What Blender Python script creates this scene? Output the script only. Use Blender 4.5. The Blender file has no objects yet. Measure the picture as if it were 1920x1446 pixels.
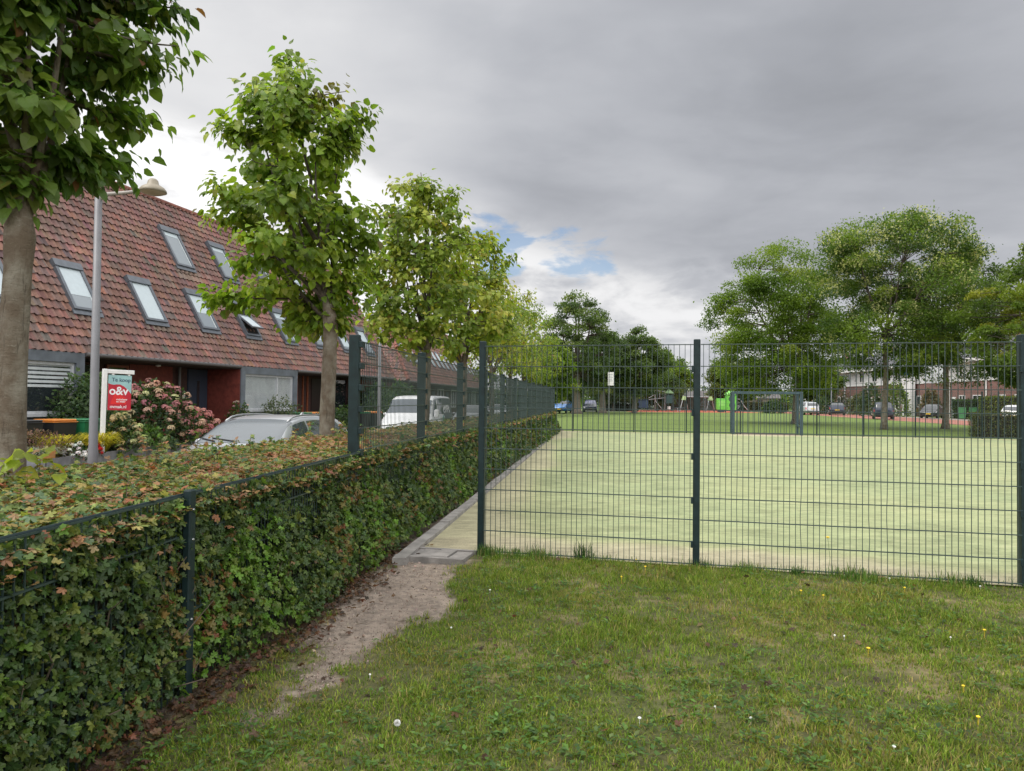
import bpy, math, random
import numpy as np
from math import radians as R, pi, sin, cos

sc = bpy.context.scene
COL = sc.collection

# ------------------------------------------------------------------ camera
CZ = 1.50
F_PX, PW, PH = 1360.0, 1920.0, 1446.0
cam = bpy.data.cameras.new('camera'); camo = bpy.data.objects.new('camera', cam); COL.objects.link(camo)
cam.sensor_fit = 'HORIZONTAL'; cam.sensor_width = 36.0; cam.lens = 36.0 * F_PX / PW
cam.clip_start = 0.05; cam.clip_end = 3000
pit, rol = math.atan(27 / F_PX), R(0.57)
fw = np.array([0, cos(pit), sin(pit)]); u0 = np.array([0, -sin(pit), cos(pit)]); r0 = np.array([1., 0, 0])
rt = r0 * cos(rol) + u0 * sin(rol); up = -r0 * sin(rol) + u0 * cos(rol)
from mathutils import Matrix, Vector
camo.matrix_world = Matrix(((rt[0], up[0], -fw[0], 0), (rt[1], up[1], -fw[1], 0), (rt[2], up[2], -fw[2], CZ), (0, 0, 0, 1)))
sc.camera = camo
sc.render.resolution_x, sc.render.resolution_y = 1024, 771
sc.view_settings.view_transform = 'Standard'; sc.view_settings.look = 'None'
sc.view_settings.exposure = 0.25; sc.view_settings.gamma = 1.0
sc.cycles.max_bounces = 6; sc.cycles.diffuse_bounces = 3; sc.cycles.glossy_bounces = 3
sc.cycles.transmission_bounces = 4; sc.cycles.transparent_max_bounces = 8

# ------------------------------------------------------------------ sun and sky
SUN_AZ, SUN_EL = R(-108), R(58)            # azimuth from +Y towards +X
sl = bpy.data.lights.new('sun', 'SUN'); slo = bpy.data.objects.new('sun', sl); COL.objects.link(slo)
sl.energy = 1.5; sl.angle = R(22); sl.color = (1.0, 0.95, 0.87)
sd = Vector((sin(SUN_AZ) * cos(SUN_EL), cos(SUN_AZ) * cos(SUN_EL), sin(SUN_EL)))
slo.rotation_euler = sd.to_track_quat('Z', 'Y').to_euler()

world = bpy.data.worlds.new('World'); sc.world = world; world.use_nodes = True

class NT:
    """short-hand for building node trees"""
    def __init__(s, tree):
        s.t = tree; s.n = tree.nodes; s.l = tree.links
    def put(s, sock, v):
        if v is None: return
        if hasattr(v, 'is_output') or isinstance(v, bpy.types.NodeSocket): s.l.new(v, sock)
        elif isinstance(v, (tuple, list)) and len(v) == 3 and sock.type == 'RGBA': sock.default_value = (*v, 1)
        else: sock.default_value = v
    def node(s, typ, ins=None, **kw):
        nd = s.n.new(typ)
        for k, v in kw.items(): setattr(nd, k, v)
        for k, v in (ins or {}).items(): s.put(nd.inputs[k], v)
        return nd
    def m(s, op, a, b=None, c=None, clamp=False):
        nd = s.n.new('ShaderNodeMath'); nd.operation = op; nd.use_clamp = clamp
        for i, v in enumerate((a, b, c)): s.put(nd.inputs[i], v)
        return nd.outputs[0]
    def vm(s, op, a, b=None):
        nd = s.n.new('ShaderNodeVectorMath'); nd.operation = op
        s.put(nd.inputs[0], a)
        if b is not None: s.put(nd.inputs[1], b)
        return nd.outputs['Value'] if op in ('DOT_PRODUCT', 'LENGTH') else nd.outputs['Vector']
    def ss(s, x, lo, hi, a=0.0, b=1.0):
        nd = s.n.new('ShaderNodeMapRange'); nd.interpolation_type = 'SMOOTHSTEP'
        for k, v in zip(('Value', 'From Min', 'From Max', 'To Min', 'To Max'), (x, lo, hi, a, b)): s.put(nd.inputs[k], v)
        return nd.outputs['Result']
    def mix(s, f, a, b, mode='MIX'):
        nd = s.n.new('ShaderNodeMix'); nd.data_type = 'RGBA'; nd.blend_type = mode
        s.put(nd.inputs[0], f); s.put(nd.inputs[6], a); s.put(nd.inputs[7], b)
        return nd.outputs[2]
    def noise(s, vec, scale, detail=4, rough=.55, dist=0.0, color=False):
        nd = s.n.new('ShaderNodeTexNoise')
        if vec is not None: s.put(nd.inputs['Vector'], vec)
        nd.inputs['Scale'].default_value = scale; nd.inputs['Detail'].default_value = detail
        nd.inputs['Roughness'].default_value = rough; nd.inputs['Distortion'].default_value = dist
        return nd.outputs['Color' if color else 'Fac']
    def mapv(s, vec, loc=(0, 0, 0), rot=(0, 0, 0), scale=(1, 1, 1)):
        nd = s.n.new('ShaderNodeMapping'); s.put(nd.inputs[0], vec)
        nd.inputs[1].default_value = loc; nd.inputs[2].default_value = rot; nd.inputs[3].default_value = scale
        return nd.outputs[0]

def pixdir(x, y):
    d = fw + (x - PW / 2) / F_PX * rt - (y - PH / 2) / F_PX * up
    return tuple(d / np.linalg.norm(d))

def build_sky():
    N = NT(world.node_tree); N.n.clear()
    tc = N.node('ShaderNodeTexCoord').outputs['Generated']
    sep = N.node('ShaderNodeSeparateXYZ', {0: tc}); X, Y, Z = sep.outputs
    zc = N.m('MAXIMUM', Z, 0.0)
    den = N.m('ADD', zc, 0.16)
    q = N.node('ShaderNodeCombineXYZ', {0: N.m('DIVIDE', X, den), 1: N.m('DIVIDE', Y, den), 2: 0.0}).outputs[0]
    A = N.noise(N.mapv(q, (3.1, 1.7, 0), (0, 0, R(25)), (.42, .6, 1)), 1.0, 4, .45, .2)
    B = N.noise(N.mapv(q, (9.3, 4.2, 2), (0, 0, R(-32)), (.55, .95, 1)), 1.0, 5, .5, .3)
    D = N.noise(N.mapv(q, (5, 2, 7), (0, 0, R(15)), (1, 1, 1)), 2.4, 5, .55, .2)
    v = N.m('ADD', N.ss(A, .3, .7, .40, .54), N.ss(B, .3, .72, -.06, .075))
    v = N.m('ADD', v, N.ss(D, .3, .7, -.03, .03))
    # brighter layer low down, in front of the far clouds
    wig = N.m('ADD', Z, N.m('MULTIPLY', N.m('SUBTRACT', B, .5), .17))
    wig = N.m('ADD', wig, N.m('MULTIPLY', X, .25))
    low = N.ss(wig, .275, .205)
    cum = N.noise(N.mapv(tc, (0, 0, 0), (0, 0, 0), (1, 1, 2.3)), 9.0, 7, .55, .25)
    lowv = N.ss(cum, .33, .60, .50, .79)
    v = N.m('ADD', N.m('MULTIPLY', v, N.m('SUBTRACT', 1.0, low)), N.m('MULTIPLY', lowv, low))
    # thin bright cloud around the hidden sun, to the left
    def lobe(x, y, lo, hi):
        return N.ss(N.vm('DOT_PRODUCT', tc, pixdir(x, y)), lo, hi)
    gl = N.m('MULTIPLY', lobe(430, 330, .93, .998), N.ss(A, .25, .6, .7, 1.0))
    v = N.m('ADD', v, N.m('MULTIPLY', gl, .20))
    dk = N.m('MULTIPLY', lobe(1420, 300, .91, .995), N.ss(B, .3, .7, 1.0, .5))
    v = N.m('SUBTRACT', v, N.m('MULTIPLY', dk, .085))
    # unseen sky overhead and behind the camera, brightened to light the ground
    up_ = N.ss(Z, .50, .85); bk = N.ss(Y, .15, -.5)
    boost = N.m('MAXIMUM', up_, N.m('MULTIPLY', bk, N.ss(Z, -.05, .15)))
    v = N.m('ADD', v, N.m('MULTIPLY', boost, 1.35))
    tint = N.mix(N.ss(v, .3, .75), (.95, .985, 1.075), (1.0, 1.0, 1.01))
    cloud = N.node('ShaderNodeVectorMath', operation='SCALE')
    N.put(cloud.inputs[0], tint); N.put(cloud.inputs['Scale'], N.m('MULTIPLY', v, 10.0))
    sky = N.node('ShaderNodeTexSky', sky_type='NISHITA', sun_disc=False, sun_elevation=SUN_EL, sun_rotation=SUN_AZ)
    sky.air_density = 1.0; sky.dust_density = 0.6
    gap = N.m('MAXIMUM', lobe(935, 462, .9976, .99995), N.m('MAXIMUM', lobe(1070, 490, .9974, .99995), lobe(1115, 478, .9985, .99998)))
    gn = N.noise(N.mapv(tc, (1.3, .2, 0), (0, R(12), 0), (1, 1, 2.6)), 13, 6, .58, .3)
    gap = N.ss(N.m('ADD', gap, N.m('MULTIPLY', N.m('SUBTRACT', gn, .5), 2.6)), .58, 1.0, 0, .82)
    gap = N.m('MULTIPLY', gap, N.ss(Z, .145, .175))
    skc = N.mix(1.0, sky.outputs[0], (1.15, 1.12, 1.12), 'MULTIPLY')
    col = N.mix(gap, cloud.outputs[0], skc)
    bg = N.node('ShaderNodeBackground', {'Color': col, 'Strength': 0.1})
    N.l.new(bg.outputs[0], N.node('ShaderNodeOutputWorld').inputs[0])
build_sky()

# ------------------------------------------------------------------ helpers
def rng(seed): return np.random.default_rng(seed)

def tag(o, label=None, cat=None, group=None, kind=None):
    if label: o['label'] = label
    if cat: o['category'] = cat
    if group: o['group'] = group
    if kind: o['kind'] = kind
    return o

def thing(name, label, cat, loc=(0, 0, 0), rz=0.0, group=None):
    o = bpy.data.objects.new(name, None); COL.objects.link(o)
    o.empty_display_size = .2
    o.location = loc; o.rotation_euler = (0, 0, rz)
    return tag(o, label, cat, group)

def mesh_np(name, V, faces, mat, parent=None, vcol=None, fcol=None, smooth=False, loc=None):
    """faces: list of int arrays (n,k)"""
    V = np.asarray(V, np.float32); faces = [np.asarray(f, np.int32) for f in faces if len(f)]
    me = bpy.data.meshes.new(name)
    me.vertices.add(len(V)); me.vertices.foreach_set('co', V.ravel())
    loops = np.concatenate([f.ravel() for f in faces]); tot = np.concatenate([np.full(len(f), f.shape[1], np.int32) for f in faces])
    me.loops.add(len(loops)); me.loops.foreach_set('vertex_index', loops)
    me.polygons.add(len(tot)); st = np.zeros(len(tot), np.int32); st[1:] = np.cumsum(tot)[:-1]
    me.polygons.foreach_set('loop_start', st); me.polygons.foreach_set('loop_total', tot)
    me.polygons.foreach_set('use_smooth', np.full(len(tot), bool(smooth)))
    me.update(calc_edges=True)
    for c, dom in ((vcol, 'POINT'), (fcol, 'FACE')):
        if c is not None:
            a = me.attributes.new('Col', 'FLOAT_COLOR', dom)
            c4 = np.ones((len(c), 4), np.float32); c4[:, :3] = c; a.data.foreach_set('color', c4.ravel())
    if mat is not None: me.materials.append(mat)
    o = bpy.data.objects.new(name, me); COL.objects.link(o)
    if parent is not None: o.parent = parent
    if loc is not None: o.location = loc
    return o

class MB:
    """collects boxes, tubes, sheets; build() links them as ONE mesh object"""
    def __init__(s): s.v = []; s.f = {}; s.n = 0
    def add(s, V, faces):
        V = np.asarray(V, float).reshape(-1, 3)
        for f in faces:
            f = np.asarray(f, int)
            if f.size: s.f.setdefault(f.shape[1], []).append(f + s.n)
        s.v.append(V); s.n += len(V); return s
    BF = np.array([[0, 3, 2, 1], [4, 5, 6, 7], [0, 1, 5, 4], [1, 2, 6, 5], [2, 3, 7, 6], [3, 0, 4, 7]])
    def box(s, x0, y0, z0, x1, y1, z1):
        V = [(x0, y0, z0), (x1, y0, z0), (x1, y1, z0), (x0, y1, z0), (x0, y0, z1), (x1, y0, z1), (x1, y1, z1), (x0, y1, z1)]
        return s.add(V, [s.BF])
    def bbox(s, x0, y0, z0, x1, y1, z1, b=.01):
        """box with chamfered edges"""
        bm = []
        for (a0, a1, b0, b1, z) in ((x0 + b, x1 - b, y0 + b, y1 - b, z0), (x0, x1, y0, y1, z0 + b), (x0, x1, y0, y1, z1 - b), (x0 + b, x1 - b, y0 + b, y1 - b, z1)):
            c = b if z in (z0 + b, z1 - b) else b * .5
            bm.append([(a0 + c, b0, z), (a1 - c, b0, z), (a1, b0 + c, z), (a1, b1 - c, z), (a1 - c, b1, z), (a0 + c, b1, z), (a0, b1 - c, z), (a0, b0 + c, z)])
        q = [[i * 8 + k, i * 8 + (k + 1) % 8, (i + 1) * 8 + (k + 1) % 8, (i + 1) * 8 + k] for i in range(3) for k in range(8)]
        return s.add(np.array(bm).reshape(-1, 3), [q, [list(range(7, -1, -1)), list(range(24, 32))]])
    def obox(s, c, ax, ay, az):
        c, ax, ay, az = map(lambda a: np.asarray(a, float), (c, ax, ay, az))
        V = [c + i * ax + j * ay + k * az for k in (-1, 1) for (i, j) in ((-1, -1), (1, -1), (1, 1), (-1, 1))]
        return s.add(V, [s.BF])
    def quad(s, a, b, c, d): return s.add([a, b, c, d], [[[0, 1, 2, 3]]])
    def tube(s, P, rad, n=8, cap=True):
        P = np.asarray(P, float); k = len(P); rad = np.broadcast_to(np.asarray(rad, float), (k,))
        T = np.gradient(P, axis=0); T /= np.linalg.norm(T, axis=1)[:, None] + 1e-9
        ref = np.array([0, 0, 1.]) if abs(T[:, 2]).mean() < .8 else np.array([1., 0, 0])
        S = np.cross(T, ref); S /= np.linalg.norm(S, axis=1)[:, None] + 1e-9
        U = np.cross(S, T)
        a = np.arange(n) * 2 * pi / n
        V = P[:, None, :] + rad[:, None, None] * (np.cos(a)[None, :, None] * S[:, None, :] + np.sin(a)[None, :, None] * U[:, None, :])
        i, j = np.meshgrid(np.arange(k - 1), np.arange(n), indexing='ij'); i = i.ravel(); j = j.ravel(); j2 = (j + 1) % n
        Q = np.stack([i * n + j, (i + 1) * n + j, (i + 1) * n + j2, i * n + j2], 1)
        fs = [Q]
        if cap: fs.append([list(range(n)), [(k - 1) * n + x for x in range(n - 1, -1, -1)]])
        return s.add(V.reshape(-1, 3), fs)
    def lathe(s, prof, n=20, c=(0, 0, 0), ax='z'):
        prof = np.asarray(prof, float); a = np.arange(n) * 2 * pi / n; k = len(prof)
        r_, h = prof[:, 0][:, None], np.repeat(prof[:, 1][:, None], n, 1)
        A, B = r_ * np.cos(a), r_ * np.sin(a)
        V = np.stack({'z': (A, B, h), 'y': (A, h, -B), 'x': (h, A, B)}[ax], -1).reshape(-1, 3) + np.asarray(c)
        i, j = np.meshgrid(np.arange(k - 1), np.arange(n), indexing='ij'); i = i.ravel(); j = j.ravel(); j2 = (j + 1) % n
        return s.add(V, [np.stack([i * n + j, i * n + j2, (i + 1) * n + j2, (i + 1) * n + j], 1)])
    def grid(s, V):
        a, b = V.shape[:2]
        i, j = np.meshgrid(np.arange(a - 1), np.arange(b - 1), indexing='ij'); i = i.ravel(); j = j.ravel()
        return s.add(V.reshape(-1, 3), [np.stack([i * b + j, (i + 1) * b + j, (i + 1) * b + j + 1, i * b + j + 1], 1)])
    def build(s, name, mat, parent=None, smooth=False, loc=None):
        return mesh_np(name, np.concatenate(s.v), [np.concatenate(x) for x in s.f.values()], mat, parent, smooth=smooth, loc=loc)

def vnoise(x, y, seed=0):
    """smooth lattice noise in 0..1"""
    T = rng(seed).random((64, 64)); xi = np.floor(x).astype(int); yi = np.floor(y).astype(int); fx = x - xi; fy = y - yi
    fx = fx * fx * (3 - 2 * fx); fy = fy * fy * (3 - 2 * fy)
    g = lambda a, b: T[a % 64, b % 64]
    return (g(xi, yi) * (1 - fx) + g(xi + 1, yi) * fx) * (1 - fy) + (g(xi, yi + 1) * (1 - fx) + g(xi + 1, yi + 1) * fx) * fy
def fbm(x, y, seed=0, o=4):
    t = 0; a = .5; w = 0
    for k in range(o): t = t + a * vnoise(x * 2 ** k, y * 2 ** k, seed + k); w += a; a *= .5
    return t / w
def sst(x, a, b):
    t = np.clip((x - a) / (b - a), 0, 1); return t * t * (3 - 2 * t)
def unit(v): return v / (np.linalg.norm(v, axis=-1, keepdims=True) + 1e-9)

# ------------------------------------------------------------------ materials
MAT = {}
def mat(name, col, rough=.6, metal=0.0, var=.12, vscale=8.0, bump=0.0, bscale=40.0, spec=.5, coat=0.0, attr=False, alpha=None):
    """a procedural material: base colour with noise variation and optional bump"""
    if name in MAT: return MAT[name]
    m_ = bpy.data.materials.new(name); m_.use_nodes = True; N = NT(m_.node_tree); N.n.clear()
    tc = N.node('ShaderNodeTexCoord').outputs['Object']
    nz = N.noise(tc, vscale, 4, .6)
    base = N.node('ShaderNodeAttribute', attribute_name='Col').outputs['Color'] if attr else None
    f = N.ss(nz, .25, .75, 1 - var, 1 + var)
    sc_ = N.node('ShaderNodeVectorMath', operation='SCALE')
    N.put(sc_.inputs[0], base if attr else tuple(col)); N.put(sc_.inputs['Scale'], f)
    b = N.node('ShaderNodeBsdfPrincipled', {'Base Color': sc_.outputs[0], 'Roughness': rough, 'Metallic': metal, 'Specular IOR Level': spec, 'Coat Weight': coat})
    b.inputs['Coat Roughness'].default_value = .06
    if bump:
        bn = N.node('ShaderNodeBump', {'Strength': bump, 'Distance': .02, 'Height': N.noise(tc, bscale, 5, .65)})
        N.l.new(bn.outputs[0], b.inputs['Normal'])
    N.l.new(b.outputs[0], N.node('ShaderNodeOutputMaterial').inputs[0])
    MAT[name] = m_; return m_

def leaf_mat(name, trans=.35, rough=.45, spec=.35):
    if name in MAT: return MAT[name]
    m_ = bpy.data.materials.new(name); m_.use_nodes = True; N = NT(m_.node_tree); N.n.clear()
    at = N.node('ShaderNodeAttribute', attribute_name='Col').outputs['Color']
    b = N.node('ShaderNodeBsdfPrincipled', {'Base Color': at, 'Roughness': rough, 'Specular IOR Level': spec})
    t = N.node('ShaderNodeBsdfTranslucent', {'Color': N.mix(1.0, at, (1.35, 1.45, .75), 'MULTIPLY')})
    mx = N.node('ShaderNodeMixShader', {0: trans, 1: b.outputs[0], 2: t.outputs[0]})
    N.l.new(mx.outputs[0], N.node('ShaderNodeOutputMaterial').inputs[0])
    MAT[name] = m_; return m_

def glass_mat(name, col=(.02, .025, .03), rough=.03, spec=.9, tint=0.0):
    """window glass seen from outside: dark room behind, sharp sky reflections"""
    if name in MAT: return MAT[name]
    m_ = bpy.data.materials.new(name); m_.use_nodes = True; N = NT(m_.node_tree); N.n.clear()
    tc = N.node('ShaderNodeTexCoord').outputs['Object']
    bn = N.node('ShaderNodeBump', {'Strength': .04, 'Distance': .05, 'Height': N.noise(tc, 1.3, 2, .5)})
    b = N.node('ShaderNodeBsdfPrincipled', {'Base Color': col, 'Roughness': rough, 'Specular IOR Level': spec, 'IOR': 1.6, 'Normal': bn.outputs[0]})
    N.l.new(b.outputs[0], N.node('ShaderNodeOutputMaterial').inputs[0])
    MAT[name] = m_; return m_

def brick_mat(name, c1, c2, mortar, sx=.22, sy=.065, mort=.012):
    if name in MAT: return MAT[name]
    m_ = bpy.data.materials.new(name); m_.use_nodes = True; N = NT(m_.node_tree); N.n.clear()
    tc = N.node('ShaderNodeTexCoord').outputs['Object']
    sp = N.node('ShaderNodeSeparateXYZ', {0: tc})
    v = N.node('ShaderNodeCombineXYZ', {0: N.m('ADD', sp.outputs[0], sp.outputs[1]), 1: sp.outputs[2], 2: 0.0}).outputs[0]
    br = N.node('ShaderNodeTexBrick', {'Vector': v, 'Color1': c1, 'Color2': c2, 'Mortar': mortar, 'Scale': 1.0, 'Mortar Size': mort, 'Brick Width': sx, 'Row Height': sy, 'Bias': 0.0})
    f = N.ss(N.noise(tc, 1.5, 4, .6), .2, .8, .8, 1.15)
    s_ = N.node('ShaderNodeVectorMath', operation='SCALE'); N.put(s_.inputs[0], br.outputs[0]); N.put(s_.inputs['Scale'], f)
    b = N.node('ShaderNodeBsdfPrincipled', {'Base Color': s_.outputs[0], 'Roughness': .85})
    bn = N.node('ShaderNodeBump', {'Strength': .3, 'Distance': .01, 'Height': br.outputs[1]}); bn.invert = True
    N.l.new(bn.outputs[0], b.inputs['Normal'])
    N.l.new(b.outputs[0], N.node('ShaderNodeOutputMaterial').inputs[0])
    MAT[name] = m_; return m_

M_FENCE = mat('fence_green', (.008, .021, .022), .5, var=.3, vscale=14, spec=.3)
M_WIRE = mat('wire_green', (.026, .046, .042), .45, var=.2, vscale=10)
M_BOLT = mat('zinc', (.45, .46, .47), .35, .9)
M_LEAF = leaf_mat('leaf', .48, .42); M_LEAFH = leaf_mat('hedge_leaf', .3, .42); M_GRASS = leaf_mat('grass_blade', .35, .65, .12)
M_BARK = mat('bark', (.17, .145, .115), .9, var=.45, vscale=16, bump=.9, bscale=30)
M_BARKD = mat('bark_dark', (.075, .06, .046), .9, var=.4, vscale=16, bump=.8, bscale=24)
M_TWIG = mat('twig', (.11, .085, .06), .85, var=.3, vscale=20)

# ------------------------------------------------------------------ layout lines
FD = unit(np.array([.125, 1.0])); FN = np.array([FD[1], -FD[0]]); FO = np.array([-2.24, 0.0])   # hedge fence line
def kink(Y): return .041 * np.maximum(0, 6.72 - Y)
def fl(Y): return FO + np.array([.125, 1.0]) * Y + np.array([1.0, 0]) * kink(Y)        # point of the hedge fence at depth Y
P1 = np.array([-.30, 7.12]); PD = unit(np.array([4.5, -1.10])); PN = np.array([-PD[1], PD[0]])  # front fence
FARL, FARR = np.array([2.37, 35.6]), np.array([21.9, 31.4])
def ground_z(X, Y):
    t = -((X - FO[0]) * FN[0] + (Y - FO[1]) * FN[1])
    z = -.29 * sst(t, 1.5, 2.5)
    return z + .19 * sst(-X - (9.42 - .03 * (Y - 15)), -.05, .1) * (X < -8)

PY = [2.6, 3.3, 3.8, 4.5, 5.06, 5.7, 6.5, 6.8]
PXL = [-1.3, -1.2, -1.17, -1.27, -1.33, -1.30, -1.16, -1.05]
PXR = [-1.25, -1.12, -.98, -.72, -.50, -.42, -.46, -.38]
def path_mask(X, Y):
    n = (fbm(X * 3.2 + 3, Y * 3.2, 11) - .5) * .34 + (fbm(X * 14, Y * 14, 5, 3) - .5) * .22
    l = np.interp(Y, PY, PXL); r_ = np.interp(Y, PY, PXR)
    d = np.minimum(X - l, r_ - X) + n
    return sst(d, -.06, .09) * sst(Y, 3.1, 3.6) * (Y < 6.95)

def build_ground():
    xs = np.concatenate([-np.geomspace(4.2, 700, 40)[::-1], np.arange(-4, 5.2, .05), np.geomspace(5.3, 700, 40)])
    ys = np.concatenate([-np.geomspace(2, 300, 14)[::-1], np.arange(-1.5, 2.2, .4), np.arange(2.3, 7.6, .04), np.geomspace(7.8, 1500, 46)])
    X, Y = np.meshgrid(xs, ys, indexing='ij')
    Z = ground_z(X, Y) - .006
    pm = path_mask(X, Y); near = (np.abs(X) < 6) & (Y > 2) & (Y < 8)
    tread = .024 * (fbm(X * 26 + Y * 6, Y * 9, 21, 3) - .5) + .006 * np.sin((Y * .94 + X * .34) * 52 + 4 * fbm(X * 3, Y * 3, 8))* (fbm(X*4,Y*4,77)>.48)
    Z = Z + np.where(near, .03 * (fbm(X * 1.3, Y * 1.3, 31) - .5) * sst(7.0 - Y, 0, .5) + pm * (tread - .012), 0)
    dirt = np.array([.20, .158, .124]); dirt2 = np.array([.30, .245, .195]); soil = np.array([.105, .090, .030]); grs = np.array([.115, .17, .030])
    k = fbm(X * 9, Y * 9, 3)[..., None]
    cd = dirt * (1 - k) + dirt2 * k
    g = fbm(X * 1.1, Y * 1.1, 41)[..., None]
    cs = (soil * (1 - .5 * g) + grs * .5 * g) * .72
    far = sst(Y, 9, 12)[..., None]
    gf = grs * (.85 + .3 * fbm(X * .35, Y * .15, 42)[..., None])
    st_ = sst(fbm(X * 1.7 + 7, Y * 1.7, 143) * .6 + fbm(X * 6, Y * 6, 144) * .4, .53, .64)[..., None]; cs = cs * (1 - st_) + np.array([.19, .155, .07]) * st_
    c = cs * (1 - far) + gf * far
    c = c * (1 - pm[..., None]) + cd * pm[..., None]
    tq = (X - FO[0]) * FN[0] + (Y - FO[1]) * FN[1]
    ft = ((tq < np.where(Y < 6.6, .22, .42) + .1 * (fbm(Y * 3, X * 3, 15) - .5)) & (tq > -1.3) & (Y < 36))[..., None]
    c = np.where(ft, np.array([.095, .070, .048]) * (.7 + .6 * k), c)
    V = np.stack([X, Y, Z], -1)
    mb = MB().grid(V)
    m_ = mat('ground_soil', (1, 1, 1), .95, var=.34, vscale=14, bump=1.0, bscale=55, attr=True)
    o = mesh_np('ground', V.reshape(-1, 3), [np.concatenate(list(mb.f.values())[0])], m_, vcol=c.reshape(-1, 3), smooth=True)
    tag(o, kind='structure')
build_ground()

def flat(name, pts, z, m_, n=1):
    o = MB().add([(*p, z) for p in pts], [[list(range(len(pts)))]]).build(name, m_)
    return tag(o, kind='structure')

def build_pitch():
    nl = P1 - PD * .60; nr = P1 + PD * 20.0
    a = np.linspace(0, 1, 150)[:, None]; b = np.linspace(0, 1, 200)[None, :]
    A = lambda p, q: p[0] * 0 + 0
    Q = ((1 - a) * (1 - b))[..., None] * nl + (a * (1 - b))[..., None] * nr + ((1 - a) * b)[..., None] * FARL + (a * b)[..., None] * FARR
    X, Y = Q[..., 0], Q[..., 1]
    green = np.array([.262, .302, .165]); sand = np.array([.43, .385, .265]); mid = np.array([.325, .345, .185])
    n1 = fbm(X * .45, Y * .30, 61); n2 = fbm(X * 2.5, Y * 4, 62)
    dn = b * 28 + 0 * a; df = (1 - b) * 28 + 0 * a; dl = a * 20 + 0 * b
    w = np.clip(.25 + .9 * (n1 - .45) + .4 * (n2 - .5), 0, 1) * .75
    w = np.maximum(w, .95 * sst(1.5 - dn + 1.6 * (n1 - .5) + .5 * (n2 - .5), 0, 1.3))
    w = np.maximum(w, 1.0 * sst(1.0 - df + 1.2 * (n1 - .5), 0, .7))
    w = np.maximum(w, .85 * sst(1.3 - dl + 1.8 * (n1 - .5), 0, 1.2))
    w = np.maximum(w, .9 * sst(2.6 - np.hypot(X - 11.4, (Y - 33) * 1.6), 0, 1.6))
    w = w[..., None]
    c = np.where(w < .5, green + (mid - green) * (w * 2), mid + (sand - mid) * (w * 2 - 1))
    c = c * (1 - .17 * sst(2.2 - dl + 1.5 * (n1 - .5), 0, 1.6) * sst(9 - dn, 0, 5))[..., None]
    # a moss-dark streak in the middle of the field
    st = np.exp(-(((X - 9.0) / .9) ** 2 + ((Y - 19.6) / .45) ** 2))[..., None] * .35
    c = c * (1 - st)
    m_ = bpy.data.materials.new('turf'); m_.use_nodes = True; N = NT(m_.node_tree); N.n.clear()
    tc = N.node('ShaderNodeTexCoord').outputs['Object']
    at = N.node('ShaderNodeAttribute', attribute_name='Col').outputs['Color']
    s1 = N.noise(N.mapv(tc, rot=(0, 0, R(12)), scale=(2.6, 10, 1)), 1.0, 6, .68, .8)
    s2 = N.noise(tc, 60, 3, .6)
    s3 = N.noise(N.mapv(tc, rot=(0, 0, R(12)), scale=(.7, 2.2, 1)), 1.0, 4, .55)
    s4 = N.noise(N.mapv(tc, rot=(0, 0, R(12)), scale=(3.0, 4.2, 1)), 1.0, 6, .72, .6)
    f = N.m('ADD', N.ss(s1, .3, .72, .84, 1.10), N.ss(s4, .34, .60, -.16, .06)); f = N.m('ADD', f, N.m('ADD', N.ss(s2, .3, .7, -.12, .12), N.ss(s3, .3, .7, -.09, .09)))
    s_ = N.node('ShaderNodeVectorMath', operation='SCALE'); N.put(s_.inputs[0], at); N.put(s_.inputs['Scale'], f)
    col = N.mix(N.ss(s1, .52, .72, 0, .45), s_.outputs[0], (.41, .38, .24))
    bp = N.node('ShaderNodeBump', {'Strength': .35, 'Distance': .03, 'Height': s1})
    bs = N.node('ShaderNodeBsdfPrincipled', {'Base Color': col, 'Roughness': .95, 'Specular IOR Level': .1, 'Normal': bp.outputs[0]})
    N.l.new(bs.outputs[0], N.node('ShaderNodeOutputMaterial').inputs[0])
    V = np.stack([X, Y, np.full_like(X, .004)], -1); mb = MB().grid(V)
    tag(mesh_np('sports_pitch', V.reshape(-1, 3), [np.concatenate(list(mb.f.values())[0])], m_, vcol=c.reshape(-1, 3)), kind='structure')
    # concrete edging between the hedge foot and the turf
    ke = MB(); g = rng(4)
    for i in range(29):
        y0 = 6.66 + i * 1.0; y1 = y0 + .985
        if y1 > 35.7: break
        h = .035 + .012 * g.random()
        for (ya, yb) in ((y0, y1),):
            xa, xb = -1.845 + .115 * ya, -1.845 + .115 * yb
            V = [(xa, ya, -.05), (xa + .125, ya, -.05), (xb + .125, yb, -.05), (xb, yb, -.05), (xa, ya, h), (xa + .125, ya, h), (xb + .125, yb, h), (xb, yb, h)]
            ke.add(V, [MB.BF])
    tag(ke.build('pitch_kerb', mat('concrete', (.25, .235, .215), .9, var=.3, vscale=6, bump=.4, bscale=50)), kind='structure')
    # the strip of pavers in the opening
    pv = MB(); Mp = mat('paver_grey', (.22, .205, .19), .9, var=.35, vscale=5, bump=.5, bscale=60)
    for k in range(4):
        a0 = -.69 + k * .165; c0 = P1 + PD * a0
        for r_ in range(1):
            q0 = c0 - PN * .40; q1 = q0 + PD * .155; q2 = q1 + PN * .32; q3 = q0 + PN * .32
            h = .020 + .007 * ((k * 7) % 3)
            pv.add([(*p, -.05) for p in (q0, q1, q2, q3)] + [(*p, h) for p in (q0, q1, q2, q3)], [MB.BF])
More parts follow.
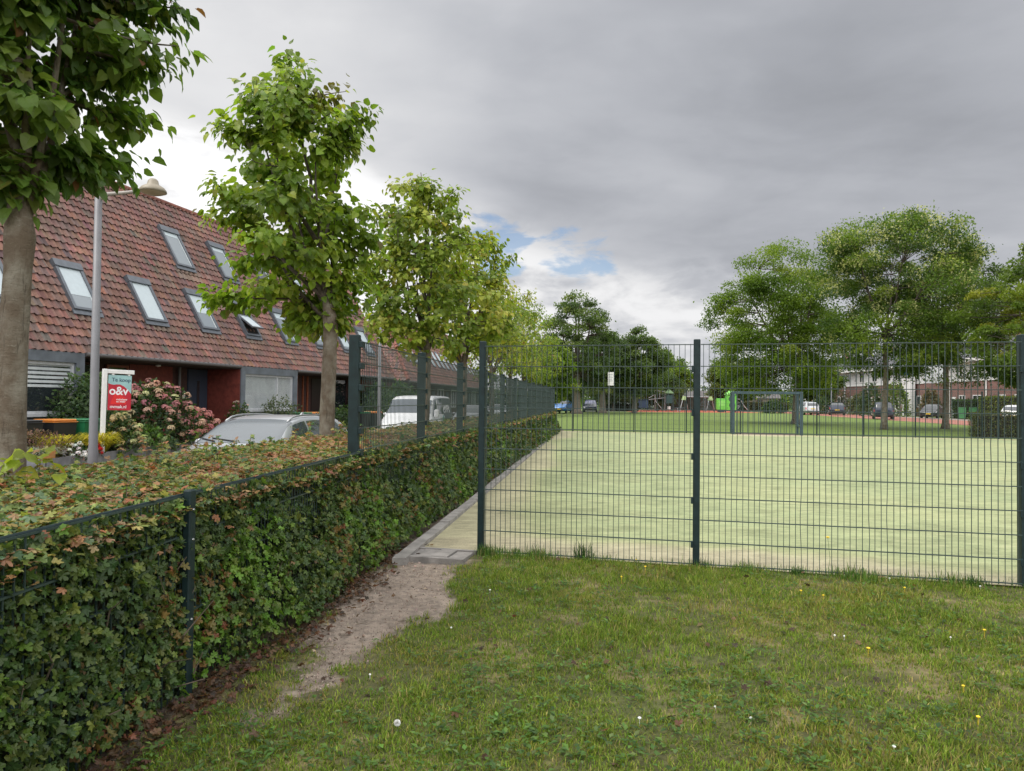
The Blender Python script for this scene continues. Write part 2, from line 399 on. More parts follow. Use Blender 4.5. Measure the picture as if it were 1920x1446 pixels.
    for d0, d1, h in ((-.475, -.415, .034), (-.062, -.012, .03)):
        q0 = P1 + PD * (-.70) + PN * d0; q1 = P1 - PD * .02 + PN * d0; q2 = P1 - PD * .02 + PN * d1; q3 = P1 + PD * (-.70) + PN * d1
        pv.add([(*p, -.05) for p in (q0, q1, q2, q3)] + [(*p, h) for p in (q0, q1, q2, q3)], [MB.BF])
    tag(pv.build('paver_strip', Mp), kind='structure')
build_pitch()

M_ASPH = mat('street_brick', (.16, .11, .095), .85, var=.3, vscale=3, bump=.4, bscale=30)
flat('street', [(-9.3, -4), (-5.2, -4), (2.5, 60), (-4, 60), (-8.4, 40)], -.284, M_ASPH)
M_RB = mat('red_brick_paving', (.30, .12, .085), .85, var=.25, vscale=2.5, bump=.3, bscale=12)
flat('road', [(29.0, 20), (36.5, 20), (47.5, 118), (40.2, 118)], .004, M_RB)
flat('pavement', [(36.6, 20), (41.5, 20), (49.6, 118), (47.6, 118)], .003, mat('paving_grey', (.30, .25, .22), .85, var=.2, vscale=2))
flat('crossing_road', [(-8, 92), (40.0, 115), (40.2, 119), (-8, 99)], .002, mat('asphalt_far', (.16, .15, .145), .9, var=.2, vscale=.5))
flat('playground_surface', [(16.5, 100), (36, 103), (36, 128), (17, 122)], .006, mat('rubber_red', (.42, .10, .055), .9, var=.2, vscale=.4))

# ------------------------------------------------------------------ welded mesh fences
def wire_panel(name, parent, L, z0, z1, pitch=.05, hp=.20, rv=.0026, rh=.0036, wob=0.0, seed=0, off=0.0, bot=None):
    """double-wire mesh in the local XZ plane from x=0..L"""
    g = rng(seed); n = int(round(L / pitch)); xs = np.linspace(.5 * L / n, L - .5 * L / n, n)
    vs = []; fs = []; base = 0
    zs = np.linspace(z0, z1, 22)
    for x in xs:
        dx = np.zeros(len(zs))
        if wob and g.random() < .6:
            zc = g.uniform(z0 + .3, z1 - .2); dx = wob * g.uniform(-1, 1) * np.exp(-((zs - zc) / g.uniform(.08, .25)) ** 2)
        P = np.stack([x + dx + off, np.zeros_like(zs), zs], 1)
        if not wob: P = P[[0, -1]]
        k = len(P); c = np.array([[-rv, -rv, 0], [rv, -rv, 0], [rv, rv, 0], [-rv, rv, 0]])
        V = (P[:, None] + c[None]).reshape(-1, 3); vs.append(V)
        i, j = np.meshgrid(np.arange(k - 1), np.arange(4), indexing='ij'); i = i.ravel(); j = j.ravel(); j2 = (j + 1) % 4
        fs.append(np.stack([i * 4 + j, i * 4 + j2, (i + 1) * 4 + j2, (i + 1) * 4 + j], 1) + base); base += len(V)
    mb = MB()
    for z in np.arange(z1 - .006, z0 - .001, -hp):
        for y in (-rv - rh, rv + rh):
            mb.box(off, y - rh, z - rh, off + L, y + rh, z + rh)
    mb.v.append(np.concatenate(vs)); mb.f.setdefault(4, []).append(np.concatenate(fs) + mb.n); mb.n += base
    return mb.build(name, M_WIRE, parent)

def post_mesh(w, d, h, y0):
    return MB().bbox(-w / 2, y0, -.25, w / 2, y0 + d, h, .006)

def build_front_fence():
    rz = math.atan2(PD[1], PD[0])
    t = thing('tall_mesh_fence', 'tall dark green wire mesh fence across the near edge of the pitch, facing the lawn', 'fence', (*P1, 0), rz)
    xs = [0.0, 2.05, 4.70, 4.86]
    for i, x in enumerate(xs):
        wd = .062 if i < 2 else .075
        p = post_mesh(wd, .06 if i < 2 else .10, 2.075 if i != 2 else 2.09, 0.012).build('post', M_FENCE, t, loc=(x, 0, 0))
        if i in (1, 2):                     # clamping lugs beside the post
            for z in np.arange(.2, 2.0, .4):
                s = -1 if i == 1 else -1
                MB().bbox(s * wd / 2 - .018, -.016, z - .03, s * wd / 2 + .004, .014, z + .03, .003).build('clamp', M_FENCE, p)
        if i >= 2:
            for z in np.arange(.1, 2.05, .2):
                MB().lathe([(0, -.006), (.008, -.005), (.011, 0), (.011, .004)], 10, (0, .008, z), 'y').build('bolt', M_BOLT, p)
        if i == 2:
            MB().bbox(-.0425, .004, .0, .0425, .011, 2.06, .002).build('clamp_strip', M_FENCE, p)
    wire_panel('mesh_panel', t, 1.985, .01, 2.03, seed=1, off=.033)
    wire_panel('mesh_panel', t, 2.575, .01, 2.03, seed=2, off=2.083, wob=.012)
    wire_panel('mesh_panel', t, 2.5, .01, 2.03, seed=3, off=4.93)
    post_mesh(.062, .06, 2.075, .012).build('post', M_FENCE, t, loc=(7.46, 0, 0))
build_front_fence()

YS = [6.72 + 2.49 * k for k in range(12)]
def build_side_fences():
    rz = math.atan2(FD[1], FD[0]); sl_ = math.hypot(.125, 1)
    t = thing('tall_mesh_fence', 'tall dark green wire mesh fence rising out of the hedge beside the pitch', 'fence', (*fl(YS[0]), 0), rz)
    for k, Y in enumerate(YS):
        x = (Y - YS[0]) * sl_
        p = post_mesh(.055, .10, 2.09, .012).build('post', M_FENCE, t, loc=(x, 0, 0))
        if k < 5:
            for z in np.arange(1.0, 2.06, .2):
                MB().bbox(-.032, -.020, z - .028, .034, .012, z + .028, .003).build('clamp', M_FENCE, p)
        if k < len(YS) - 1:
            wire_panel('mesh_panel', t, 2.49 * sl_ - .05, .01, 2.03, seed=20 + k, off=x + .025)
    y0 = -1.3; q = fl(6.6) - fl(y0); rz = math.atan2(q[1], q[0]); k_ = math.hypot(.084, 1)
    t = thing('low_mesh_fence', 'waist-high dark green wire mesh fence with the near hedge growing through it', 'fence', (*fl(y0), 0), rz)
    for Y in (-1.3, 1.19, 3.68):
        x = (Y - y0) * k_
        p = post_mesh(.06, .04, 1.03, -.052).build('post', M_FENCE, t, loc=(x, 0, 0))
        for z in (.38, .78, .93): MB().lathe([(0, -.007), (.005, -.006), (.007, 0)], 8, (0, -.053, z), 'y').build('bolt', M_BOLT, p)
        L = (2.49 if Y < 3 else 3.02) * k_
        wire_panel('mesh_panel', t, L, .0, 1.005, rv=.003, rh=.0045, off=x + .01, seed=7); MB().tube([(x, 0, 1.005), (x + L, 0, 1.005)], .0075, 6).build('top_rail', M_FENCE, t)
build_side_fences()

def build_far_fence():
    d = unit(FARR - FARL); rz = math.atan2(d[1], d[0]); L = np.linalg.norm(FARR - FARL)
    t = thing('tall_mesh_fence', 'distant dark green wire mesh fence along the far edge of the pitch behind the goal', 'fence', (*FARL, 0), rz)
    def s_of(x):   # distance along the far edge of the pillar seen at photo column x
        dd = fw + (x - PW / 2) / F_PX * rt; k = dd[0] / dd[1]
        return (k * FARL[1] - FARL[0]) / (d[0] - k * d[1])
    ps = [s_of(x) for x in (1075, 1093, 1189)]
    ps += [ps[2] + 2.45, ps[2] + 4.9]
    pr = [s_of(x) for x in (1532, 1620, 1717, 1842, 1873, 1960)]
    for x in ps + pr:
        post_mesh(.05, .06, 2.08, .012).build('post', M_FENCE, t, loc=(x, 0, 0))
    for seq in (ps[1:], pr):
        for a, b in zip(seq[:-1], seq[1:]):
            wire_panel('mesh_panel', t, b - a - .06, .02, 2.03, pitch=.1, rv=.0026, rh=.0028, off=a + .03)
build_far_fence()

# ------------------------------------------------------------------ leaves
HEART = (np.array([(0, 0, 0), (0, .35, -.01), (0, .7, -.08), (0, 1.08, -.26), (-.30, -.02, .05), (-.49, .30, .10), (-.36, .66, 0), (.30, -.02, .05), (.49, .30, .10), (.36, .66, 0)], float),
         [np.array([[0, 1, 5, 4], [1, 2, 6, 5], [0, 7, 8, 1], [1, 8, 9, 2]]), np.array([[2, 3, 6], [2, 9, 3]])])
def _maple(o, f, c): return (np.array([(0, .36, .02)] + [(x, y, f * abs(x) - c * (y - .35) ** 2 + (.05 if i % 3 == 1 else -.03)) for i, (x, y) in enumerate(o)], float), [np.array([[0, i + 1, i + 2] for i in range(len(o) - 1)])])
_m1 = [(-.03, 0), (-.24, -.02), (-.42, .14), (-.27, .30), (-.54, .42), (-.50, .66), (-.20, .58), (-.22, .84), (0, 1.0), (.20, .86), (.21, .60), (.48, .68), (.55, .44), (.28, .31), (.40, .12), (.22, -.03), (.03, 0)]
_m2 = [(-.03, 0), (-.34, .05), (-.46, .30), (-.26, .40), (-.40, .70), (-.16, .66), (-.10, .92), (.06, .98), (.16, .70), (.46, .60), (.26, .36), (.44, .22), (.26, .0), (.03, 0)]
MAPLES = [_maple(_m1, .16, .25), _maple(_m1, -.25, .5), _maple(_m2, .30, -.3), _maple(_m2, -.10, .55)]
MAPLE = MAPLES[0]
OVAL = (np.array([(0, 0, 0), (-.28, .45, .05), (0, 1, -.08), (.28, .45, .05)], float), [np.array([[0, 3, 2, 1]])])
LEAF3 = (np.array([(0, 0, 0), (-.3, .45, .06), (0, 1, -.1), (.3, .45, .06), (0, .5, -.02)], float), [np.array([[0, 4, 1], [0, 3, 4], [4, 2, 1], [4, 3, 2]])])

def leaves(tpl, P, D, Nn, size, colr):
    """place one leaf template at P along D with normal Nn; returns V, faces, vertex colours"""
    if tpl is MAPLE and len(P) > 8:          # mix the leaf forms
        k = np.arange(len(P)) % 4; size = np.asarray(size)
        return join([leaves((T[0] + 0, T[1]), P[k == i], D[k == i], Nn[k == i], size[k == i], colr[k == i]) for i, T in enumerate(MAPLES)])
    T, fs = tpl; D = unit(D); S = unit(np.cross(D, Nn)); Nn = np.cross(S, D)
    size = np.asarray(size)[:, None, None]
    V = P[:, None] + size * (T[None, :, 0:1] * S[:, None] + T[None, :, 1:2] * D[:, None] + T[None, :, 2:3] * Nn[:, None])
    k = len(T); off = (np.arange(len(P)) * k)[:, None, None]
    F_ = [(f[None] + off).reshape(-1, f.shape[1]) for f in fs]
    return V.reshape(-1, 3), F_, np.repeat(colr, k, 0)

def join(sets):
    Vs, Fs, Cs, n = [], {}, [], 0
    for V, F_, C in sets:
        for f in F_: Fs.setdefault(f.shape[1], []).append(f + n)
        Vs.append(V); Cs.append(C); n += len(V)
    return np.concatenate(Vs), [np.concatenate(f) for f in Fs.values()], np.concatenate(Cs)

def palette(g, n, cols, wts, jit=.18):
    cols = np.array(cols); i = g.choice(len(cols), n, p=np.array(wts) / sum(wts))
    return cols[i] * np.exp(g.normal(0, jit, (n, 1))) * np.exp(g.normal(0, .05, (n, 3)))

# ------------------------------------------------------------------ the hedge
def build_hedge():
    g = rng(12)
    root = thing('maple_hedge', 'long clipped maple hedge along the mesh fence, dark green sides and red-tinged top', 'hedge', (0, 0, 0))
    H = 1.0; W = 1.22
    def pt(Y, t, z): return np.stack([FO[0] + .125 * Y + kink(Y) - FN[0] * t, FO[1] + Y - FN[1] * t, z], -1)
    def bulge(Y, z): return .07 * (fbm(Y * 1.7, z * 3.1, 51) - .5) + .05 * (fbm(Y * 5, z * 6, 52) - .5)
    def topz(Y, t): return H - .05 * sst(.22 - t, 0, .25) + .07 * (fbm(Y * 1.1, t * 1.9, 53) - .45) + .04 * sst(t, .3, 1.1) + .04 * (fbm(Y * 5, t * 5, 54) - .5)
    sets = []
    bands = [(1.2, 7.2, 3900, MAPLE, .041), (7.2, 13, 1700, MAPLE, .052), (13, 22, 650, LEAF3, .085), (22, 34.6, 330, LEAF3, .12)]
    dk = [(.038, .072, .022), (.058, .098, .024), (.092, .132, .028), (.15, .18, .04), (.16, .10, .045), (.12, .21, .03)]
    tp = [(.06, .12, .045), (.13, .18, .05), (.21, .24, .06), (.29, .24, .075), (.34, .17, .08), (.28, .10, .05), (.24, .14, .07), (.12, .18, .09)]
    for ya, yb, dens, tpl, sz in bands:
        # front face
        n = int((yb - ya) * H * dens); Y = g.uniform(ya, yb, n); z = g.beta(1.15, 1.0, n) * (H - .0) + .0
        dep = g.exponential(.055, n); hole = fbm(Y * 2.6, z * 3.4, 57)
        t = -.02 - bulge(Y, z) * 1.3 + dep - .18 * sst(Y, 3.9, 4.8) * sst(z, .8, .05) - .03 * sst(z, .7, .1)
        keep = (g.random(n) < .40 + .9 * sst(hole, .30, .52)) & ((z > .08) | (g.random(n) < .5)); Y, z, t, dep = Y[keep], z[keep], t[keep], dep[keep]; n = len(Y)
        P = pt(Y, t, z)
        nrm = np.stack([np.full(n, FN[0]), np.full(n, FN[1]), np.full(n, .35)], 1) + g.normal(0, .6, (n, 3))
        D = np.stack([FN[0] * .35 + g.normal(0, .55, n), FN[1] * .35 + g.normal(0, .55, n), -.55 + g.normal(0, .45, n)], 1)
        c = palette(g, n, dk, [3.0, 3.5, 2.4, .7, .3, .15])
        br = sst(fbm(Y * 1.3 + 5, z * 1.6, 58), .60, .72); pick = g.random(n) < br * .75
        c[pick] = palette(g, pick.sum(), [(.10, .19, .022), (.13, .20, .03), (.07, .13, .02)], [2, 1, 1])
        br = sst(fbm(Y * 1.9 + 9, z * 2.6, 59), .56, .70); pick = g.random(n) < br * .4
        c[pick] = palette(g, pick.sum(), [(.17, .11, .035), (.14, .12, .03), (.20, .08, .04)], [2, 2, 1])
        sets.append(leaves(tpl, P, D, nrm, sz * g.uniform(.5, 1.3, n) ** 1.15, c))
        # top
        n = int((yb - ya) * W * dens * .85); Y = g.uniform(ya, yb, n); t = g.uniform(-.05, W, n)
        z = topz(Y, t) - g.exponential(.03, n) + (g.random(n) < .04) * g.uniform(0, .08, n)
        P = pt(Y, t, z); nrm = np.stack([g.normal(0, .35, n), g.normal(0, .35, n), np.ones(n)], 1)
        D = np.stack([g.normal(0, 1, n), g.normal(0, 1, n), g.normal(-.12, .25, n)], 1)
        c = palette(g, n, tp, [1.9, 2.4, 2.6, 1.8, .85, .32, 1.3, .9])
        br = sst(fbm(Y * 2.2, t * 2.2, 66), .53, .66); pick = g.random(n) < br * .75
        c[pick] = palette(g, pick.sum(), [(.33, .16, .08), (.27, .09, .05), (.32, .21, .09), (.25, .17, .10)], [2, .8, 2, 2])
        sets.append(leaves(tpl, P, D, nrm, sz * g.uniform(.65, 1.3, n), c))
        # back face, sparser
        n = int((yb - ya) * H * dens * .25); Y = g.uniform(ya, yb, n); z = g.uniform(-.2, H + .05, n)
        P = pt(Y, W + .03 - g.exponential(.04, n), z); nrm = np.stack([np.full(n, -1.), np.full(n, .1), np.full(n, .4)], 1) + g.normal(0, .4, (n, 3))
        D = np.stack([g.normal(-.2, .5, n), g.normal(0, .5, n), -.6 + g.normal(0, .4, n)], 1)
        sets.append(leaves(tpl, P, D, nrm, sz * 1.3 * g.uniform(.7, 1.2, n), palette(g, n, dk, [2, 3, 3, 1, .5, .3])))
    # end faces
    for Ye, s in ((34.6, 1),):
        n = 900; t = g.uniform(0, W, n); z = g.uniform(0, H, n); P = pt(Ye + g.normal(0, .05, n), t, z)
        sets.append(leaves(LEAF3, P, g.normal(0, 1, (n, 3)) + [0, 0, -.5], np.array([0, 1., .3]) + g.normal(0, .4, (n, 3)), .12 * g.uniform(.7, 1.2, n), palette(g, n, tp, [2, 3, 2, 1, .4, .2, .3, .3])))
    # upright shoots poking over the top
    sh = MB(); ex = []
    for k in range(70):
        Y = g.uniform(2.2, 9.5); t = g.uniform(.25, W); h = g.uniform(.06, .17); b = pt(np.array([Y]), np.array([t]), np.array([float(topz(Y, t))]))[0]
        tip = b + [g.normal(0, .03), g.normal(0, .03), h]; sh.tube([b - [0, 0, .06], (b + tip) / 2 + g.normal(0, .006, 3), tip], [.003, .0025, .0012], 4)
        m = 7; u_ = g.uniform(.25, 1.05, m)[:, None]; P = b + (tip - b) * u_
        ex.append(leaves(MAPLE, P, np.concatenate([g.normal(0, 1, (m, 2)), g.normal(-.1, .3, (m, 1))], 1), np.array([0, 0, 1.]) + g.normal(0, .35, (m, 3)), .045 * g.uniform(.6, 1.2, m), palette(g, m, tp, [1, 2, 2, 1, 2, .6, 1, 0])))
    V, F_, C = join(sets + ex)
    mesh_np('foliage', V, F_, M_LEAFH, root, vcol=C)
    # twigs and stems inside
    tw = sh
    for k in range(420):
        Y = 1.6 + 9 * g.random() ** 1.6; t = g.uniform(.0, .35); a = g.uniform(-.9, .9); z0 = g.uniform(-.02, .5); L = g.uniform(.08, .34)
        p0 = pt(np.array([Y]), np.array([t]), np.array([z0]))[0]
        dr = unit(np.array([FN[0] * g.uniform(-.1, .7) + FD[0] * a, FN[1] * .3 + FD[1] * a, g.uniform(.4, 1.2)]))
        p1 = p0 + dr * L * .5 + g.normal(0, .02, 3); p2 = p0 + dr * L + g.normal(0, .035, 3)
        q_ = g.uniform(.6, 1.1); tw.tube([p0, p1, p2], [.006 * q_, .0045 * q_, .002], 4)
    for k in range(95):
        Y = 1.3 + k * .35 + g.normal(0, .05); t = g.uniform(.2, .6); p0 = pt(np.array([Y]), np.array([t]), np.array([-.05]))[0]
        tw.tube([p0, p0 + [g.normal(0, .03), g.normal(0, .03), .35], p0 + [g.normal(0, .08), g.normal(0, .08), .8]], [.02, .015, .008], 6)
    tag(tw.build('twigs', M_TWIG, root), kind='stuff')
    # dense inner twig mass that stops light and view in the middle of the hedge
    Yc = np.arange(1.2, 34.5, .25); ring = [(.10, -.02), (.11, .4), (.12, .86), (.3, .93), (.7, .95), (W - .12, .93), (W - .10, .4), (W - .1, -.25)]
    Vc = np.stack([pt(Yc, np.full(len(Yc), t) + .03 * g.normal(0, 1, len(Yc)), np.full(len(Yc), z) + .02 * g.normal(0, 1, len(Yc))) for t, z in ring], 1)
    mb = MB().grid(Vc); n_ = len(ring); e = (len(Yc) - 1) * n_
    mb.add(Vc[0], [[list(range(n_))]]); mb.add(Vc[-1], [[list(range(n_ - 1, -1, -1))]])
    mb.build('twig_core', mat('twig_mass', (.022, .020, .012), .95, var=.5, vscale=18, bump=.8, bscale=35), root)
build_hedge()

# ------------------------------------------------------------------ grass, litter, little flowers
def blades(g, X, Y, Z, L, w, lean, c):
    n = len(X); a = g.uniform(0, 2 * pi, n); dx, dy = np.cos(a), np.sin(a)
    b = np.stack([X, Y, Z], 1); S = np.stack([-dy, dx, 0 * a], 1) * (w / 2)[:, None]
    d = np.stack([dx, dy, 0 * a], 1) * (L * lean)[:, None]; h = np.stack([0 * a, 0 * a, L * np.sqrt(np.maximum(1 - lean ** 2, .05))], 1)
    m_ = b + d * .35 + h * .6; t = b + d + h
    V = np.stack([b - S, b + S, m_ + S * .75, m_ - S * .75, t], 1).reshape(-1, 3)
    o = (np.arange(n) * 5)[:, None]
    return V, [o + np.array([[0, 1, 2, 3]]), o + np.array([[3, 2, 4]])], np.repeat(c, 5, 0)

def lawn_z(X, Y): return ground_z(X, Y) - .006 + .03 * (fbm(X * 1.3, Y * 1.3, 31) - .5) * sst(7.0 - Y, 0, .5)

def fence_front(X, Y): return (X - P1[0]) * PN[0] + (Y - P1[1]) * PN[1]     # <0 on the lawn side

def build_grass():
    g = rng(77); sets = []
    n = 430000; Y = 2.2 + 5.2 * g.random(n) ** .9; X = g.uniform(-1.75, .82, n) * 0 + (-.72 + 1.55 * g.random(n)) * Y * 1.0
    ff = fence_front(X, Y); tt = (X - FO[0]) * FN[0] + (Y - FO[1]) * FN[1]
    pm = path_mask(X, Y); bald = fbm(X * 1.5, Y * 1.5, 91) * .6 + fbm(X * 5, Y * 5, 92) * .4
    dens = (1 - pm) * (.32 + .68 * sst(bald, .34, .52)) * (.45 + .75 * sst(fbm(X * 11, Y * 11, 192), .35, .6))
    keep = (ff < .02) & (tt > .10) & (g.random(n) < dens) & ~((X < -.25) & (Y > 6.62) )
    keep &= ((tt > .34) | (g.random(n) < .15))
    X, Y, bald, ff = X[keep], Y[keep], bald[keep], ff[keep]; n = len(X)
    pat = fbm(X * 1.9 + 7, Y * 1.9, 93); lush = sst(fbm(X * 1.1, Y * 1.1, 94), .45, .62)
    L = g.uniform(.016, .042, n) * (1 + .7 * lush)
    c = palette(g, n, [(.128, .198, .024), (.168, .236, .030), (.088, .148, .018), (.31, .265, .10), (.22, .25, .05)], [4, 3, 2.2, .7, 1.2], .2)
    dry = g.random(n) < .09 + .45 * sst(pat, .54, .68)
    c[dry] = palette(g, dry.sum(), [(.27, .22, .075), (.19, .17, .05), (.21, .23, .04)], [1.4, 1, 1.8], .2)
    sets.append(blades(g, X, Y, lawn_z(X, Y) - .004, L, g.uniform(.003, .0068, n), g.uniform(.35, .97, n), c * (.62 + .55 * fbm(X * 8, Y * 8, 191))[:, None] * 1.1))
    # rank grass along the foot of the fence
    n = 7000; s = g.uniform(.0, 6.2, n); tuft = fbm(s * 1.7, s * 0 + .3, 95); q = g.normal(-.03, .09, n)
    keep = g.random(n) < .12 + 1.0 * sst(tuft, .42, .62); s, q, tuft = s[keep], q[keep], tuft[keep]; n = len(s)
    X = P1[0] + PD[0] * s + PN[0] * q; Y = P1[1] + PD[1] * s + PN[1] * q
    L = g.uniform(.03, .09, n) + .13 * sst(tuft, .52, .68) * g.random(n) ** 1.5
    c = palette(g, n, [(.09, .17, .03), (.06, .12, .022), (.13, .20, .045), (.28, .23, .12)], [3, 2, 2, 1])
    sets.append(blades(g, X, Y, np.full(n, -.004), L, g.uniform(.0035, .007, n), g.uniform(.1, .7, n), c))
    # dark rush-like tufts
    for (x, q0, m, h) in ((1.02, .02, 130, .24), (.55, .03, 45, .16), (.08, -.06, 120, .13), (4.3, -.03, 90, .12), (2.9, -.04, 100, .1), (2.1, .03, 60, .12)):
        b = P1 + PD * x + PN * q0; n = m
        sets.append(blades(g, b[0] + g.normal(0, .045, n), b[1] + g.normal(0, .03, n), np.full(n, -.004), h * g.uniform(.35, 1, n), np.full(n, .005), g.uniform(.05, .75, n), palette(g, n, [(.035, .075, .02), (.06, .12, .03)], [1, 1])))
    V, F_, C = join(sets)
    tag(mesh_np('grass', V, F_, M_GRASS, vcol=C), 'short patchy lawn grass in front of the mesh fence', 'grass', kind='stuff')
    # clover and broad-leaved weeds between the blades
    n = 1900; Y = 2.3 + 4.6 * g.random(n); X = (-.6 + 1.42 * g.random(n)) * Y
    k = fbm(X * 1.0 + 2, Y * 1.0, 97) * .6 + fbm(X * 4, Y * 4, 98) * .4
    tt = (X - FO[0]) * FN[0] + (Y - FO[1]) * FN[1]
    keep = (fence_front(X, Y) < -.02) & (tt > .35) & (path_mask(X, Y) < .7) & (g.random(n) < sst(k, .40, .58)) & ~((X < -.3) & (Y > 6.5)); X, Y = X[keep], Y[keep]
    m = 9; n = len(X) * m; Xr = np.repeat(X, m); Yr = np.repeat(Y, m); a = g.uniform(0, 2 * pi, n); rr = np.abs(g.normal(0, .03, n))
    P = np.stack([Xr + np.cos(a) * rr, Yr + np.sin(a) * rr, lawn_z(Xr, Yr) + g.uniform(.008, .04, n)], 1)
    D = np.stack([np.cos(a), np.sin(a), g.uniform(-.1, .6, n)], 1); Nn = np.stack([-.3 * np.cos(a), -.3 * np.sin(a), np.ones(n)], 1)
    wd = leaves(LEAF3, P, D, Nn, g.uniform(.014, .042, n), palette(g, n, [(.075, .15, .028), (.11, .20, .035), (.05, .10, .025), (.13, .19, .06)], [3, 2, 2, 1]))
    tag(mesh_np('lawn_weeds', wd[0], wd[1], M_LEAF, vcol=wd[2]), 'clover and small broad-leaved weeds among the lawn grass', 'weeds', kind='stuff')
    # brown leaf litter at the foot of the hedge and scattered on the path
    n = 1700; Y = 1.9 + 5.6 * g.random(n) ** 1.3; q = np.abs(g.normal(0, .13, n)) + .03 + .13 * sst(Y, 3.9, 4.8)
    cl = fbm(Y * 1.6, Y * 0 + .7, 99); keep = g.random(n) < .15 + 1.1 * sst(cl, .38, .6) + .6 * (Y < 4.4); Y, q = Y[keep], q[keep]
    p = np.stack([FO[0] + .125 * Y + kink(Y), Y], 1) + FN[None] * q[:, None]
    e = 170; Xe = g.uniform(-1.3, 3.5, e); Ye = g.uniform(2.8, 7.0, e); ok = fence_front(Xe, Ye) < -.05; Xe, Ye = Xe[ok], Ye[ok]
    X = np.concatenate([p[:, 0], Xe]); Y = np.concatenate([p[:, 1], Ye]); n = len(X)
    P = np.stack([X, Y, lawn_z(X, Y) + g.uniform(.004, .035, n)], 1); a = g.uniform(0, 2 * pi, n)
    D = np.stack([np.cos(a), np.sin(a), g.normal(0, .3, n)], 1); Nn = np.stack([g.normal(0, .5, n), g.normal(0, .5, n), np.ones(n)], 1)
    lt = leaves(MAPLE, P, D, Nn, g.uniform(.022, .05, n), palette(g, n, [(.13, .068, .038), (.09, .052, .032), (.18, .11, .06), (.15, .055, .035), (.06, .042, .03)], [3, 3, 1.2, .5, 3]))
    tag(mesh_np('fallen_leaves', lt[0], lt[1], M_LEAF, vcol=lt[2]), 'brown fallen leaves along the foot of the hedge', 'fallen leaves', kind='stuff')
    # rotting twigs on the path
    st = MB()
    for k in range(16):
        Y = g.uniform(3.4, 6.6); X = g.uniform(np.interp(Y, PY, PXL), np.interp(Y, PY, PXR)); a = g.normal(.7, .7); L = g.uniform(.03, .12)
        z = float(lawn_z(X, Y)) + .004
        st.tube([(X - cos(a) * L / 2, Y - sin(a) * L / 2, z), (X + g.normal(0, .01), Y + g.normal(0, .01), z + .006), (X + cos(a) * L / 2, Y + sin(a) * L / 2, z + .002)], [.002, .002, .001], 5)
    tag(st.build('fallen_twigs', M_TWIG), 'small dark twigs lying on the trodden earth path', 'twigs', kind='stuff')
    n = 5200; Y = g.uniform(3.2, 6.75, n); X = np.interp(Y, PY, PXL) + (np.interp(Y, PY, PXR) - np.interp(Y, PY, PXL)) * g.uniform(-.15, 1.15, n); ok = path_mask(X, Y) > .2; X, Y = X[ok], Y[ok]; n = len(X)
    d_ = unit(g.normal(0, 1, (n, 4, 3))) * (g.uniform(.002, .008, n) * (1 + 1.4 * (g.random(n) < .06)))[:, None, None]; V = d_ + np.stack([X, Y, lawn_z(X, Y) - .006], 1)[:, None]; o_ = (np.arange(n) * 4)[:, None, None]
    cr = np.array([[0, 1, 2], [0, 2, 3], [0, 3, 1], [1, 3, 2]])[None] + o_
    tag(mesh_np('soil_crumbs', V.reshape(-1, 3), [cr.reshape(-1, 3)], mat('soil_crumb', (1, 1, 1), .95, var=.2, attr=True), vcol=np.repeat(palette(g, n, [(.22, .165, .13), (.32, .25, .20), (.15, .11, .085), (.38, .33, .28)], [3, 3, 2, .5]), 4, 0)), 'crumbs of dry soil and grit on the trodden path', 'soil crumbs', kind='stuff')
    # daisies and hawkbit
    fl_, ye = MB(), MB()
    def flower(mb, X, Y, r_, h):
        z = float(lawn_z(np.array(X), np.array(Y)))
        mb.tube([(X, Y, z), (X, Y, z + h)], .0012, 4); mb.lathe([(0, h + .004), (r_ * .5, h + .005), (r_, h + .002), (r_ * .9, h - .002), (0, h - .003)], 9, (X, Y, z))
    for k in range(18):
        Y = g.uniform(2.7, 6.6); X = g.uniform(-.45, .72) * Y
        if fence_front(X, Y) < -.1: flower(fl_, X, Y, g.uniform(.005, .009), g.uniform(.02, .035))
    tag(fl_.build('daisies', mat('petal_white', (.75, .75, .72), .6)), 'tiny white daisies dotted over the lawn', 'daisies', kind='stuff')
    for k in range(11):
        Y = g.uniform(2.6, 6.7); X = g.uniform(.1, .72) * Y
        if fence_front(X, Y) < -.1: flower(ye, X, Y, g.uniform(.007, .012), g.uniform(.035, .06))
    tag(ye.build('hawkbit_flowers', mat('petal_yellow', (.75, .52, .02), .6)), 'small yellow hawkbit flowers in the lawn', 'flowers', kind='stuff')
    d = thing('dandelion_clock', 'white dandelion seed head in the lawn near the foot of the picture', 'dandelion', (-.50, 3.28, -.004))
    MB().tube([(0, 0, 0), (.004, 0, .03), (0, .004, .045)], .0018, 5).build('stem', mat('stem_green', (.10, .16, .05), .6), d)
    sd_ = unit(g.normal(0, 1, (240, 3))); v = leaves(OVAL, np.array([0, .004, .05]) + sd_ * .006, sd_, np.roll(sd_, 1, 1), np.full(240, .010), np.full((240, 3), .7))
    mesh_np('seed_head', v[0], v[1], mat('seed_white', (.78, .78, .75), .8), d)
    h = thing('hawkbit_stalk', 'tall thin hawkbit stalk with a yellow head against the mesh', 'flower', (*(P1 + PD * 3.16 + PN * -.03), 0))
    MB().tube([(0, 0, 0), (.02, 0, .15), (.0, 0, .33)], .0018, 5).build('stem', MAT['stem_green'], h)
    MB().lathe([(0, .335), (.011, .338), (.016, .333), (.006, .325), (0, .322)], 10).build('flower_head', MAT['petal_yellow'], h)
build_grass()

